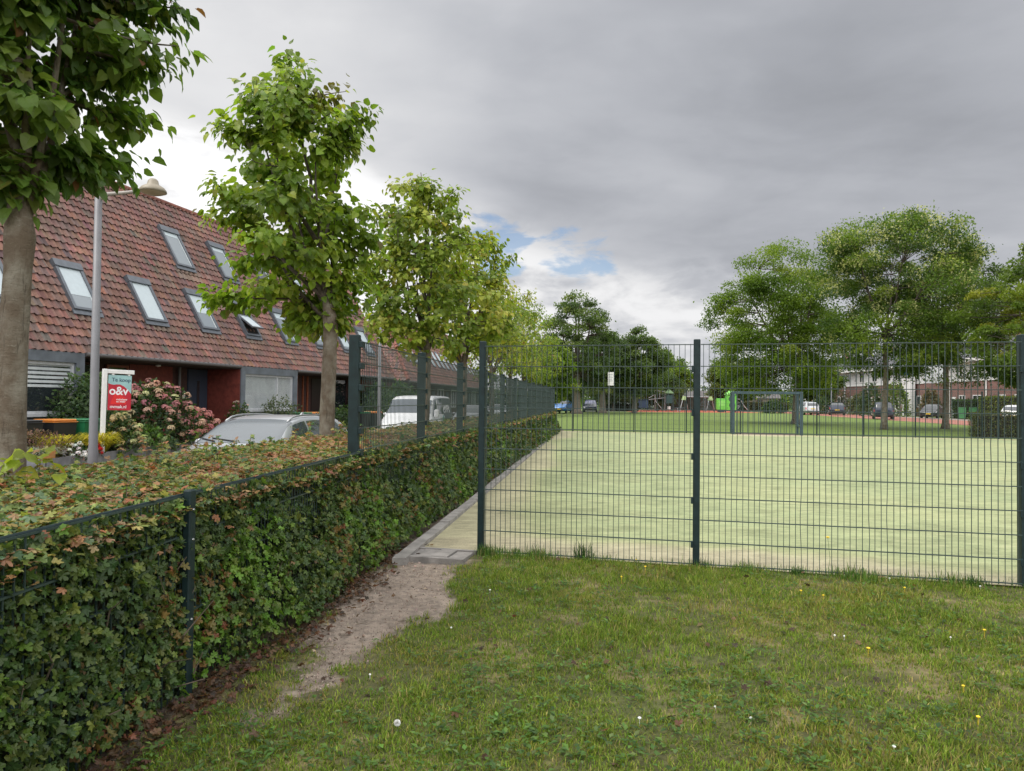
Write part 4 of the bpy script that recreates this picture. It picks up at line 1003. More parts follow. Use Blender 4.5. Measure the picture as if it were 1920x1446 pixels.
for k, (Y, zt, rr) in enumerate([(21.6, 5.4, 1.25), (26.0, 5.2, 1.3), (30.3, 6.4, 1.2), (34.6, 6.0, 1.5)]):
    young_tree('street_tree', _tl[k], -3.30 + .125 * Y, Y, 5 + k, 2.2, [(2.3, .6), (2.7, rr * .9), (3.5, rr), (zt * .78, rr * .8), (zt * .93, rr * .35), (zt, .1)], .08, TONE_Y if k < 3 else TONE_M, 80, 40, .125, 6, tpl=LEAF3)

def sprout():
    g = rng(9); o = bpy.data.objects['street_tree']; n = 26; b = np.array([-2.60, 3.92, 1.0])
    P = b + np.stack([g.normal(0, .07, n), g.normal(0, .06, n), g.uniform(0, .24, n)], 1) - np.array([-2.90, 4.23, 0])
    v = leaves(HEART, P, np.stack([g.normal(0, 1, n), g.normal(0, 1, n), g.normal(-.3, .4, n)], 1), np.array([.1, -.6, 1.]) + g.normal(0, .4, (n, 3)), .085 * g.uniform(.6, 1.2, n), palette(g, n, [(.22, .27, .03), (.28, .30, .04), (.30, .15, .04)], [3, 2, .5]))
    mesh_np('sprout', v[0], v[1], M_LEAF, o, vcol=v[2])
sprout()

def big_tree(label, X, Y, seed, zc, prof, r0, tone, ntips, per, ls, blos=None, cxy=(0, 0), spread=.5, bark=None, fork=None, group='large trees standing around the grass beyond the pitch', flat=.40, name='broadleaf_tree', inner=.3):
    g = rng(seed); t = thing(name, label, 'tree', (X, Y, 0), 0, group); fork = fork or prof[0][0] * .95
    zt = prof[-1][0]; zz = np.linspace(-.1, fork, 10); wob = np.stack([.05 * np.sin(zz * .7 + seed), .05 * np.cos(zz * .6), zz], 1)
    tr = MB().tube(wob, r0 * (1 - .25 * zz / fork + .35 * np.exp(-zz / .25)), 14); top_ = wob[-1]
    tips = crown_tips(g, ntips, prof, *cxy, inner=inner, amp=.16); br = MB(); anch = [top_]
    for i in range(7):
        a = i * 2.4 + g.uniform(-.4, .4); z = prof[0][0] + (zt - prof[0][0]) * g.uniform(.35, .9); rr = np.interp(z, [p[0] for p in prof], [p[1] for p in prof]) * g.uniform(.3, .65)
        e = np.array([cxy[0] + cos(a) * rr, cxy[1] + sin(a) * rr, z]); tt = np.linspace(0, 1, 8)[:, None]; mid = np.array([top_[0] * .4 + e[0] * .6, top_[1] * .4 + e[1] * .6, top_[2] * .65 + e[2] * .35])
        P = (1 - tt) ** 2 * top_ + 2 * tt * (1 - tt) * mid + tt ** 2 * e + g.normal(0, .06, (8, 3)) * tt; br.tube(P, np.linspace(r0 * .55, r0 * .12, 8), 7, cap=False); anch += list(P[2:])
    anch = np.array(anch); LP, LN, LC = [], [], []; cl = np.array(tone)
    for tip in tips:
        low = anch[anch[:, 2] < tip[2] + .3]; low = low if len(low) else anch[:1]; s_ = low[np.argmin(np.linalg.norm(low - tip, axis=1))]
        tt = np.linspace(0, 1, 5)[:, None]; mid = (s_ + tip) / 2 + g.normal(0, .12, 3); P = (1 - tt) ** 2 * s_ + 2 * tt * (1 - tt) * mid + tt ** 2 * tip
        br.tube(P, np.linspace(r0 * .14, .012, 5), 4, cap=False)
        m_ = int(per * g.uniform(.5, 1.4)); off = unit(g.normal(0, 1, (m_, 3))) * (g.random((m_, 1)) ** .42) * (1 + .25 * g.normal(0, 1, (m_, 1)) * (g.random((m_, 1)) < .3)); off[:, 2] *= flat * 1.25; p = tip + off * spread * g.uniform(.75, 1.7)
        p[:, 2] -= .12 * (off[:, 0] ** 2 + off[:, 1] ** 2) * spread
        LP.append(p); i = g.choice(len(cl), p=[.30, .38, .22, .10]); c = cl[i] * np.exp(g.normal(0, .11, (m_, 1)))
        if blos is not None and g.random() < blos[1] * sst(np.array(tip[2] / zt), .35, .6): cc = off[g.integers(0, m_, 4)]; o_ = (np.min(np.linalg.norm(off[:, None] - cc[None], axis=2), axis=1) < .34) & (g.random(m_) < .8); c[o_] = np.array(blos[0]) * np.exp(g.normal(0, .15, (o_.sum(), 1)))
        LC.append(c)
    P = np.concatenate(LP); n = len(P); D = g.normal(0, 1, (n, 3)); D[:, 2] -= .5; Nn = g.normal(0, .6, (n, 3)) + np.array([0, 0, 1.]); C = np.concatenate(LC)
    v = leaves(LEAF3 if n < 90000 else OVAL, P, D, Nn, ls * g.uniform(.55, 1.3, n), C)
    tr.build('trunk', bark or M_BARK, t, smooth=True); br.build('branches', M_BARKD, t, smooth=True); mesh_np('crown', v[0], v[1], M_LEAF, t, vcol=v[2])
    return t

G1 = [(.052, .095, .018), (.088, .148, .022), (.135, .20, .028), (.18, .235, .035)]
G2 = [(.080, .138, .018), (.125, .195, .022), (.17, .24, .028), (.215, .27, .04)]
G3 = [(.06, .098, .032), (.088, .135, .038), (.12, .17, .044), (.155, .195, .05)]
CREAM = (.42, .42, .20)
big_tree('large feathery green tree right behind the goal, leaning crown left of the flowering one', 20.4, 52, 11, 0,
         [(2.1, 2.0), (3.0, 3.6), (6.0, 4.5), (8.0, 4.3), (10.0, 3.6), (11.6, 2.4), (12.8, .5)], .24, G2, 215, 400, .165, cxy=(-1.4, 0), spread=.88, fork=4.2)
big_tree('tallest tree on the right, crown sprinkled with cream blossom, pale trunk in the grass', 21.6, 42, 12, 0,
         [(3.3, 1.2), (4.3, 2.8), (7.0, 3.8), (9.0, 4.2), (10.6, 3.9), (11.7, 2.8), (12.4, .6)], .17, G1, 205, 420, .145, blos=(CREAM, .95), cxy=(.5, 0), spread=.84, fork=5.5, bark=M_TRUNK)
big_tree('sparse dark tree with airy crown right of the blossoming tree, near the brick road', 26.3, 44, 13, 0,
         [(3.0, 1.3), (4.0, 2.7), (6.5, 3.2), (8.6, 3.2), (10.2, 2.4), (11.2, .5)], .19, G3, 125, 260, .145, blos=(CREAM, .35), cxy=(.8, 0), spread=.65, fork=4.4, bark=M_TRUNK)
big_tree('yellow-green broadleaved tree at the right edge, low branches over the corner hedge', 25.6, 34.5, 14, 0,
         [(2.4, 1.6), (3.2, 3.0), (5.0, 3.4), (7.0, 2.9), (8.6, 1.7), (9.4, .3)], .16, [(.06, .10, .018), (.105, .16, .022), (.17, .22, .028), (.26, .27, .04)], 160, 240, .155, spread=.5)
big_tree('dark round tree left of centre, thick trunk on the far grass beside the blue car', 7.4, 83, 15, 0,
         [(2.4, 2.0), (4.0, 3.8), (7.5, 4.3), (10.5, 3.6), (12.6, 2.2), (13.8, .5)], .50, G3, 200, 130, .27, spread=.72, fork=4.5)
big_tree('dark tree between the white sign and the round tree, overhanging the parked cars', 11.3, 90, 16, 0,
         [(3.0, 1.6), (4.2, 3.0), (6.5, 3.4), (8.6, 2.6), (10, .5)], .42, G3, 150, 150, .32, spread=.7)
big_tree('dark green tree at the left end of the playground, blue panel beside its trunk', 15.6, 92, 17, 0,
         [(2.6, 1.6), (3.8, 3.3), (6.5, 3.8), (9.0, 2.9), (10.8, .5)], .32, G3, 180, 150, .32, spread=.7)
big_tree('small rounded willow-green tree behind the swings', 27.0, 128, 18, 0,
         [(2.2, 2.4), (4, 4.4), (6.5, 4.4), (9, 2.8), (10.4, .4)], .3, G2, 170, 150, .42, spread=.9, bark=M_BARKD)
big_tree('yellow-green tree beyond the playground, left of the feathery tree', 37.5, 122, 19, 0,
         [(2.0, 2.5), (4, 4.2), (6.5, 4.0), (8.5, 2.5), (9.6, .4)], .3, [(.05, .085, .02), (.085, .125, .025), (.13, .17, .03), (.19, .21, .05)], 150, 150, .42, spread=.9)
big_tree('mid green tree in front of the white gabled houses, behind the silver car', 44, 104, 20, 0,
         [(2.0, 1.6), (3.2, 2.6), (5.2, 2.9), (7.2, 2.0), (8.2, .4)], .22, G1, 110, 130, .34, spread=.7)
big_tree('slim pale green tree beyond the end of the hedge, left of the dark round tree', 3.6, 70, 21, 0,
         [(1.6, 1.2), (3, 2.2), (5, 2.4), (6.6, 1.5), (7.4, .3)], .2, G2, 110, 120, .30, spread=.55)

# ------------------------------------------------------------------ vehicles
M_TYRE = mat('tyre', (.018, .018, .019), .85); M_RIM = mat('rim', (.38, .39, .40), .35, .8)
M_CGLASS = glass_mat('car_glass', (.020, .024, .028), .02, .9); M_CTRIM = mat('car_trim', (.015, .015, .016), .5)
M_HEAD = mat('headlight_glass', (.62, .64, .66), .12, .3, spec=.8); M_TAIL = mat('tail_light', (.35, .012, .012), .2, spec=.7)
M_PLATE = mat('yellow_plate', (.70, .48, .03), .5)
def paint(name, col, metal=.2): return mat(name, col, .28, metal, var=.03, vscale=2, coat=.6)

CARS = {
 'estate': dict(L=4.70, W=.90, top=[(0, .52), (.015, .66), (.05, .76), (.14, .87), (.25, .965), (.285, 1.0), (.335, 1.16), (.40, 1.34), (.45, 1.41), (.52, 1.455), (.62, 1.465), (.75, 1.45), (.87, 1.39), (.915, 1.30), (.96, 1.08), (.985, .92), (1, .62)],
                belt=[(0, .50), (.05, .70), (.14, .80), (.28, .90), (.5, .95), (.8, .99), (.93, 1.0), (1, .6)], ws=(.288, .445), rw=(.885, .955), sw=[(.36, .535), (.55, .72), (.735, .875)], wheels=(.185, .785), wr=.33),
 'hatch': dict(L=3.70, W=.83, top=[(0, .5), (.02, .66), (.06, .78), (.16, .92), (.25, 1.02), (.29, 1.08), (.36, 1.30), (.43, 1.43), (.52, 1.49), (.68, 1.49), (.84, 1.42), (.92, 1.22), (.97, .98), (1, .6)],
               belt=[(0, .5), (.06, .72), (.16, .84), (.28, .95), (.6, 1.0), (.9, 1.04), (1, .6)], ws=(.292, .43), rw=(.86, .955), sw=[(.37, .56), (.58, .80)], wheels=(.19, .81), wr=.30),
 'mpv': dict(L=4.40, W=.90, top=[(0, .5), (.02, .68), (.06, .80), (.14, .95), (.20, 1.06), (.235, 1.12), (.31, 1.38), (.38, 1.56), (.46, 1.63), (.60, 1.65), (.80, 1.62), (.92, 1.52), (.955, 1.30), (.985, 1.02), (1, .58)],
             belt=[(0, .5), (.06, .74), (.14, .88), (.24, 1.0), (.6, 1.04), (.93, 1.07), (1, .58)], ws=(.238, .375), rw=(.925, .975), sw=[(.30, .50), (.52, .70), (.72, .90)], wheels=(.19, .79), wr=.32),
 'suv': dict(L=4.45, W=.92, top=[(0, .6), (.02, .78), (.06, .90), (.16, 1.0), (.27, 1.08), (.31, 1.14), (.38, 1.38), (.45, 1.53), (.54, 1.60), (.70, 1.59), (.84, 1.50), (.92, 1.30), (.965, 1.10), (1, .7)],
             belt=[(0, .6), (.06, .84), (.16, .94), (.3, 1.03), (.6, 1.08), (.92, 1.12), (1, .7)], ws=(.312, .455), rw=(.85, .94), sw=[(.385, .56), (.58, .74), (.755, .86)], wheels=(.19, .80), wr=.36),
 'van': dict(L=4.85, W=.96, top=[(0, .62), (.012, .82), (.04, .96), (.09, 1.05), (.15, 1.16), (.175, 1.24), (.225, 1.50), (.275, 1.74), (.31, 1.84), (.37, 1.91), (.50, 1.93), (.80, 1.93), (.955, 1.90), (.975, 1.80), (.99, 1.2), (1, .62)],
             belt=[(0, .6), (.04, .90), (.10, 1.0), (.17, 1.10), (.4, 1.14), (.95, 1.14), (1, .6)], ws=(.178, .29), rw=(.972, .984), sw=[(.235, .385), (.415, .60)], wheels=(.185, .80), wr=.33),
}
def car(name, kind, label, cat, loc, rz, col, group, plate=True, rails=False, detail=True, glasscol=None):
    """lofted body; local +x runs from the nose to the tail, z up; loc is the middle of the car on the ground"""
    S = CARS[kind]; L, W = S['L'], S['W']; root = thing(name, label, cat, loc, rz, group)
    nx = 64; u_ = np.unique(np.concatenate([np.linspace(0, 1, nx), [.004, .01, .99, .996]])); nx = len(u_)
    sm = lambda a: np.convolve(np.pad(a, 1, mode='edge'), [.2, .6, .2], 'valid')
    top = sm(np.interp(u_, *zip(*S['top']))); belt = np.minimum(sm(np.interp(u_, *zip(*S['belt']))), top - .005)
    plan = 1 - .16 * np.maximum(0, (.16 - u_) / .16) ** 2.2 - .10 * np.maximum(0, (u_ - .88) / .12) ** 2.2
    w = W * plan; bot = .22 + .14 * np.maximum(0, (.06 - u_) / .06) ** 1.5 + .12 * np.maximum(0, (u_ - .93) / .07) ** 1.5
    gh = np.clip((top - belt) / .45, 0, 1); roofw = w * (.90 - .17 * gh); edge = top - .02 - .055 * gh
    if kind == 'van': roofw = w * (.93 - .09 * gh)
    cp = [(0 * w, bot), (.80 * w, bot), (.95 * w, bot + .05), (.995 * w, bot + .18), (w, (bot + belt) * .5 + .05), (.985 * w, belt - .04), (.955 * w, belt + .0)]
    for q in (.33, .66): cp.append((.945 * w + (roofw - .945 * w) * q ** 1.15, belt + (edge - belt) * q))
    cp += [(roofw, edge), (roofw * .93, edge + (top - edge) * .55), (roofw * .72, top - .012), (roofw * .38, top - .002), (0 * w, top)]
    C = np.array([[np.stack([np.full(nx, 0.0), c[0], c[1]])] for c in cp])[:, 0]        # (k,3,nx)
    x = (u_ - .5) * L; sec = np.stack([np.broadcast_to(x, C[:, 1].shape), C[:, 1], C[:, 2]], -1).transpose(1, 0, 2)   # nx,k,3
    k = sec.shape[1]
    full = np.concatenate([sec, (sec * [1, -1, 1])[:, ::-1][:, 1:-1]], 1); m_ = full.shape[1]
    i, j = np.meshgrid(np.arange(nx - 1), np.arange(m_), indexing='ij'); i = i.ravel(); j = j.ravel(); j2 = (j + 1) % m_
    mb = MB(); mb.add(full.reshape(-1, 3), [np.stack([i * m_ + j, i * m_ + j2, (i + 1) * m_ + j2, (i + 1) * m_ + j], 1), [list(range(m_ - 1, -1, -1)), [(nx - 1) * m_ + q for q in range(m_)]]])
    body = mb.build('body', col, root, smooth=True)
    def surf(uu, vv, s=1):        # vv is an index along the section
        uu = np.asarray(uu, float); vv = np.asarray(vv, float); fi = np.interp(uu, u_, np.arange(nx)); a = np.clip(fi.astype(int), 0, nx - 2); fa = (fi - a)[..., None]
        b = np.clip(vv.astype(int), 0, k - 2); fb = (vv - b)[..., None]
        P = (sec[a, b] * (1 - fa) + sec[a + 1, b] * fa) * (1 - fb) + (sec[a, b + 1] * (1 - fa) + sec[a + 1, b + 1] * fa) * fb
        return P * np.array([1, s, 1])
    def patch(nm, u0_, u1_, v0, v1, m__, side=0, off=.006, nu=14, nv=9, shear=0.0, parent=root):
        uu, vv = np.meshgrid(np.linspace(0, 1, nu), np.linspace(0, 1, nv), indexing='ij')
        a0, a1 = (u0_ if isinstance(u0_, tuple) else (u0_, u0_)), (u1_ if isinstance(u1_, tuple) else (u1_, u1_))
        lo = a0[0] + (a0[1] - a0[0]) * vv; hi = a1[0] + (a1[1] - a1[0]) * vv; U = lo + (hi - lo) * uu; Vv = v0 + (v1 - v0) * vv
        P = surf(U, Vv); du = surf(np.minimum(U + .004, 1), Vv) - surf(np.maximum(U - .004, 0), Vv); dv = surf(U, np.minimum(Vv + .05, k - 1.001)) - surf(U, np.maximum(Vv - .05, 0)); n_ = unit(np.cross(dv, du)); P = P + n_ * off
        b_ = MB()
        if side >= 0 and side != 2: b_.grid(P)
        if side <= 0 or side == 2:
            Q = (P * [1, -1, 1])
            if side == 2:
                P2 = np.concatenate([P, Q[:, ::-1][:, 1:]], 1); b_.grid(P2)
            else: b_.grid(Q[:, ::-1])
        return b_.build(nm, m__, parent, smooth=True)
    G = glasscol or M_CGLASS; a, b = S['ws']
    patch('windscreen', a, b, 9.25 if kind != 'van' else 9.1, k - 1.001, G, 2)
    a, b = S['rw']; patch('rear_window', a, b, 9.5, k - 1.001, G, 2)
    for n_, (a, b) in enumerate(S['sw']):
        first, last = n_ == 0, n_ == len(S['sw']) - 1
        u0_ = (a - .012, a + .075) if first else a; u1_ = (b + .02, b - .05) if (last and kind not in ('van',)) else b
        for s in (1, -1): patch('side_window', u0_, u1_, 6.25, 8.85, G, s)
    if detail:
        for s in (1, -1):
            patch('headlight', .022, .085, 4.9, 6.6, M_HEAD, s, .008); patch('tail_light', .955, .99, 5.0, 7.2, M_TAIL, s, .008)
        patch('grille', .004, .03, 11.3, 12.99, M_CTRIM, 2, .006) if False else None
        patch('sill_trim', .26, .72, 1.2, 2.7, M_CTRIM, 0, .004, 8, 4) if False else None
        for s in (1, -1):
            mr = MB().lathe([(0, -.075), (.05, -.07), (.085, -.03), (.09, .02), (.06, .06), (0, .065)], 14, (0, 0, 0), 'x'); o = mr.build('mirror', col, root, smooth=True)
            q = surf([S['sw'][0][0] + .03], [6.2], s)[0]; o.location = q + np.array([.0, s * .10, .04]); o.scale = (.75, 1.15, .75)
    bmp = MB(); bmp.bbox(-L / 2 - .02, -W * .72, .30, -L / 2 + .12, W * .72, .42, .03); bmp.build('front_bumper', M_CTRIM, root)
    bmp = MB(); bmp.bbox(L / 2 - .12, -W * .78, .34, L / 2 + .02, W * .78, .46, .03); bmp.build('rear_bumper', M_CTRIM, root)
    if plate:
        MB().box(L / 2 + .021, -.26, .60 if kind != 'mpv' else .72, L / 2 + .032, .26, .71 if kind != 'mpv' else .83).build('number_plate', M_PLATE, root)
        MB().box(-L / 2 - .032, -.26, .42, -L / 2 - .021, .26, .53).build('number_plate', M_PLATE, root)
    wr = S['wr']
    for q in S['wheels']:
        for s in (1, -1):
            xx = (q - .5) * L; yy = s * (W - .10)
            ar = MB().lathe([(0, -.06), (wr + .06, -.06), (wr + .06, .085), (0, .085)], 22, (xx, yy, wr + .02), 'y').build('wheel_arch', M_CTRIM, root)
            wl = MB().lathe([(wr * .66, -.09), (wr * .95, -.09), (wr, -.05), (wr, .06), (wr * .95, .10), (wr * .66, .105)], 24, (xx, yy, wr), 'y').build('wheel', M_TYRE, root, smooth=False)
            rm = MB().lathe([(0, .112 * s), (wr * .2, .11 * s), (wr * .6, .098 * s), (wr * .67, .104 * s), (wr * .67, -.08 * s)], 20, (xx, yy, wr), 'y').build('rim', M_RIM, wl)
    if rails:
        for s in (1, -1):
            P = surf(np.linspace(.43, .87, 12), np.full(12, 10.2), s) + np.array([0, 0, .035]); P[0, 2] -= .03; P[-1, 2] -= .03
            MB().tube(P, .016, 8).build('roof_rail', M_RIM, root, smooth=True)
    return root, surf, patch

cdir = math.atan2(1.0, .16)
SIL = paint('silver_paint', (.40, .42, .44), .35); WHT = paint('white_van_paint', (.74, .75, .76), 0); DKB = paint('dark_blue_paint', (.016, .022, .045)); BLK = paint('black_paint', (.012, .013, .016))
BLU = paint('bright_blue_paint', (.03, .17, .46)); GRY = paint('grey_paint', (.16, .17, .18)); LSV = paint('light_silver_paint', (.50, .52, .55))

def near_car():
    root, surf, patch = car('parked_estate_car', 'estate', 'silver estate car with roof rails parked just behind the hedge', 'car', (-4.48, 13.2, -.286), cdir, SIL, 'cars parked along the street behind the hedge', rails=True, glasscol=glass_mat('windscreen_glass', (.055, .07, .08), .03, 1.0))
    # aerial fin, mirror pod behind the windscreen, wipers
    f = MB(); f.add([(-.02, -.02, 0), (.16, -.02, 0), (.16, .02, 0), (-.02, .02, 0), (.10, -.006, .07), (.15, -.006, .07), (.15, .006, .07), (.10, .006, .07)], [MB.BF]); o = f.build('aerial_fin', SIL, root); p = surf([.80], [13.0])[0]; o.location = p
    p = surf([.40], [12.4])[0]; MB().bbox(-.05, -.13, -.04, .05, .13, .03, .015).build('rear_view_mirror', M_CTRIM, root, loc=tuple(p + [.10, 0, -.0]))
    for (y0, y1) in ((12.9, 11.2), (11.6, 10.1)):
        a = surf([.292], [y0], 1)[0] + [0, 0, .02]; b = surf([.31], [y1], 1)[0] + [0, 0, .02]; MB().tube([a, b], .009, 6).build('wiper', M_CTRIM, root)
near_car()
def near_van():
    root, surf, patch = car('delivery_van', 'van', 'white delivery van with teal graphics on its side, behind the tall side fence', 'van', (-3.72, 29.0, -.286), math.atan2(1.0, .13), WHT, 'cars parked along the street behind the hedge', glasscol=glass_mat('van_glass', (.05, .065, .085), .03, .9))
    patch('dark_graphic', (.62, .56), .97, 4.2, 8.9, mat('van_grey', (.06, .075, .08), .4), -1, .007, 14, 10)
    patch('teal_graphic', (.50, .555), (.60, .57), 3.2, 6.0, mat('van_teal', (.03, .26, .25), .4), -1, .011, 8, 8)
    # white logo-like lettering marks on the dark panel
    lt = MB()
    for kx in range(7):
        uu = .60 + kx * .035; a = surf([uu], [7.7], -1)[0]; b = surf([uu + .012], [6.4 + .5 * (kx % 2)], -1)[0]; n_ = np.array([0, -.014, 0]); lt.tube([a + n_, (a + b) / 2 + n_, b + n_], .022, 5)
        c = surf([uu + .024], [7.2], -1)[0]; lt.tube([(a + b) / 2 + n_, c + n_], .018, 5)
    lt.build('lettering', WHT, root)
    p = surf([.225], [6.6], -1)[0]; MB().bbox(-.09, -.14, -.16, .05, .02, .14, .03).build('wing_mirror', WHT, root, loc=tuple(p + [0, -.10, .08]))
near_van()
car('parked_hatchback', 'hatch', 'grey hatchback beyond the white van, seen through the side fence', 'car', (-2.2, 39.5, -.286), math.atan2(1, .13), GRY, 'cars parked along the street behind the hedge')
car('parked_hatchback', 'hatch', 'light silver hatchback farthest down the street, glimpsed through the fence', 'car', (-1.0, 49.0, -.286), math.atan2(1, .13), LSV, 'cars parked along the street behind the hedge')
gc = 'cars parked far off around the green'
car('parked_hatchback', 'hatch', 'bright blue hatchback at the end of the hedge', 'car', (6.2, 88, 0), math.atan2(1, .35), BLU, gc)
car('parked_hatchback', 'mpv', 'dark people carrier with bluish windscreen facing us between two trunks', 'car', (10.3, 95, 0), math.atan2(1, .12), DKB, gc, glasscol=glass_mat('violet_glass', (.10, .11, .22), .03, .9))
for x, k, lab, c in ((1155, 'estate', 'pale grey estate car behind the low hedge left of the playground', LSV), (1190, 'hatch', 'white hatchback behind the playground fence, right of the sign pole', WHT), (1228, 'estate', 'white estate car half hidden by the climbing frame', WHT)):
    d = fw + (x - PW / 2) / F_PX * rt; car('parked_' + ('estate_car' if k == 'estate' else 'hatchback'), k, lab, 'car', (d[0] / d[1] * 134, 134, .0), R(190), c, gc)
car('parked_people_carrier', 'mpv', 'dark blue people carrier with yellow rear plate parked behind the blossoming tree trunk', 'car', (35.9, 70.2, .004), math.atan2(-1, -.46) , DKB, gc)
car('parked_suv', 'suv', 'dark blue sport utility car seen from behind, left of the people carrier', 'car', (41.2, 92, .004), math.atan2(-1, -.42), DKB, gc)
car('parked_people_carrier', 'mpv', 'silver people carrier just right of the goal post', 'car', (37.3, 91.5, .004), math.atan2(-1, -.10), LSV, gc)
car('parked_hatchback', 'hatch', 'black hatchback facing us, half behind the trunk of the sparse dark tree', 'car', (44.6, 77.0, .004), math.atan2(1, .9), BLK, gc)
car('parked_hatchback', 'hatch', 'white hatchback with red tail light behind the corner hedge', 'car', (38.6, 55.5, .004), math.atan2(-1, -.9), WHT, gc)
car('parked_hatchback', 'hatch', 'pale car with yellowish roof seen through the goal', 'car', (46.0, 112, .004), R(200), paint('pale_green_paint', (.45, .52, .30)), gc)
car('parked_estate_car', 'estate', 'white car behind the bushes seen through the left half of the goal', 'car', (39.5, 122, .004), R(180), WHT, gc)

# ------------------------------------------------------------------ street lamps
def lamp(label, X, Y, h, arm, rz):
    t = thing('street_lamp', label, 'street lamp', (X, Y, -.29), rz, 'grey street lamps along the street')
    Ml = mat('lamp_grey', (.165, .165, .175), .5, .2, var=.1, vscale=3)
    MB().tube([(0, 0, 0), (0, 0, .9), (0, 0, 1.0), (0, 0, h)], [.075, .075, .066, .054], 18).build('pole', Ml, t, smooth=True)
    P = [(0, 0, h - .05), (.04, 0, h + .02), (.14, 0, h + .06), (arm * .6, 0, h + .09), (arm - .12, 0, h + .12)]
    MB().tube(P, [.045, .04, .032, .028, .028], 10).build('arm', mat('lamp_arm', (.27, .25, .22), .5), t, smooth=True)
    hd = MB().lathe([(0, .20), (.05, .20), (.075, .17), (.09, .11), (.17, .06), (.20, .02), (.205, -.01), (.19, -.015), (0, .0)], 28, (arm + .05, 0, h + .10)).build('lamp_head', mat('lamp_shade', (.24, .205, .15), .5, var=.1), t, smooth=True)
    MB().lathe([(0, -.06), (.10, -.05), (.16, -.03), (.185, -.016)], 24, (arm + .05, 0, h + .10)).build('diffuser', mat('lamp_bowl', (.34, .28, .19), .35), hd, smooth=True)
lamp('grey street lamp with round beige head on a short arm, beside the first tree', -6.62, 11.5, 4.94, .84, R(-3))
lamp('thin grey street lamp post behind the tall fence, left of the white van', -4.75, 26.0, 4.9, .95, R(-3))
lamp('pale street lamp post seen through the goal', 43.8, 112, 7.5, 1.2, R(180))
lamp('pale street lamp post left of the people carrier', 42.3, 96, 6.0, 1.1, R(0))

# ------------------------------------------------------------------ front gardens
flat('garden_path', [(-9.4, 12), (-9.1, 30), (-8.2, 40), (-6.4, 40), (-10.4, 20), (-12.6, 12)], -.095, mat('garden_paving', (.20, .19, .18), .9, var=.25, vscale=4))
pl = MB()
for (xa, ya, xb, yb) in ((-10.1, 14.35, -9.46, 14.75), (-9.46, 14.75, -9.33, 20.2), (-9.33, 20.2, -9.1, 26.0)):
    d = unit(np.array([xb - xa, yb - ya])); n_ = np.array([d[1], -d[0]]) * .06
    V = [(xa, ya), (xb, yb), (xb + n_[0], yb + n_[1]), (xa + n_[0], ya + n_[1])]
    for z0, z1, e in ((-.29, .16, 0), (.161, .205, .0)): pl.add([(*p, z0) for p in V] + [(*p, z1) for p in V], [MB.BF])
o = pl.build('planter_wall', mat('planter_grey', (.185, .185, .20), .8, var=.25, vscale=4, bump=.3)); tag(o, 'low grey planter wall edging the front gardens behind the hedge', 'planter wall')
flat('garden_soil', [(-10.1, 14.4), (-9.47, 14.8), (-9.34, 20.2), (-9.12, 26.0), (-10.2, 26.2), (-10.7, 20.5), (-11.6, 14.9)], .13, mat('soil_dark', (.045, .035, .026), .95, var=.3))

def shrub(name, label, cat, X, Y, z0, rx, ry, h, seed, pal, wts, n, ls, tpl=LEAF3, flowers=None, group=None, shape=1.0, stems=True):
    g = rng(seed); t = thing(name, label, cat, (X, Y, z0), 0, group)
    a = g.uniform(0, 2 * pi, n); c = g.random(n) ** .8; f = (.55 + .45 * np.sqrt(g.random(n)))
    bump = 1 + .16 * np.sin(3 * a + seed) + .12 * np.sin(5 * a - c * 4) + .10 * np.sin(9 * a + c * 9)
    ph = np.sqrt(np.maximum(1 - (c * .97) ** 2.2, 0)) * .85 + .15 * (1 - c)
    x = np.cos(a) * ph * f * bump * rx; y = np.sin(a) * ph * f * bump * ry; z = h * (c ** shape) * (.75 + .25 * f) * (1 + .10 * np.sin(4 * a + seed * 2))
    P = np.stack([x, y, z], 1) + g.normal(0, .02, (n, 3)); Nn = unit(P * [1 / rx, 1 / ry, .6 / h]) + [0, 0, .5] + g.normal(0, .4, (n, 3)); D = g.normal(0, .7, (n, 3)) + unit(P) * .6 - [0, 0, .3]
    v = leaves(tpl, P, D, Nn, ls * g.uniform(.6, 1.3, n), palette(g, n, pal, wts)); mesh_np('foliage', v[0], v[1], M_LEAF, t, vcol=v[2])
    if stems:
        s = MB()
        for k in range(14): e = P[g.integers(0, n)] * .9; s.tube([(e[0] * .08, e[1] * .08, -.02), e * .5 + g.normal(0, .03, 3), e], [.02, .012, .004], 5)
        s.build('stems', M_TWIG, t)
    if flowers:
        nf, fr, fpal, fw_, zmin = flowers
        idx = np.where((f > .86) & (c > zmin))[0]; idx = g.choice(idx, min(nf, len(idx)), replace=False); sets = []
        for i in idx:          # each flower head is a dome of small florets
            m_ = 46; d = unit(g.normal(0, 1, (m_, 3)) + unit(P[i]) * .8 + [0, 0, .5]); r_ = fr * g.uniform(.7, 1.2); col = palette(g, 1, fpal, fw_, .08)
            p = P[i] * 1.03 + d * r_ * np.array([1, 1, .72]); sets.append(leaves(OVAL, p, np.cross(d, g.normal(0, 1, (m_, 3))), d, np.full(m_, r_ * .75), col * np.exp(g.normal(0, .12, (m_, 1)))))
        V, F_, C = join(sets); mesh_np('flower_heads', V, F_, M_PETAL, t, vcol=C)
    return t
M_PETAL = leaf_mat('petal', .25, .7, .2)
DKG = [(.026, .055, .02), (.042, .08, .024), (.07, .115, .03), (.10, .14, .04)]
shrub('hydrangea_bush', 'big hydrangea bush with dusty pink and cream flower heads, left of the blue door', 'bush', -9.95, 20.0, .1, 1.25, 1.15, 1.66, 31, DKG, [3, 3, 2, .6], 3400, .13, flowers=(150, .095, [(.42, .20, .20), (.50, .33, .25), (.36, .15, .17), (.45, .42, .25)], [3, 3, 1.4, 1.2], .25))
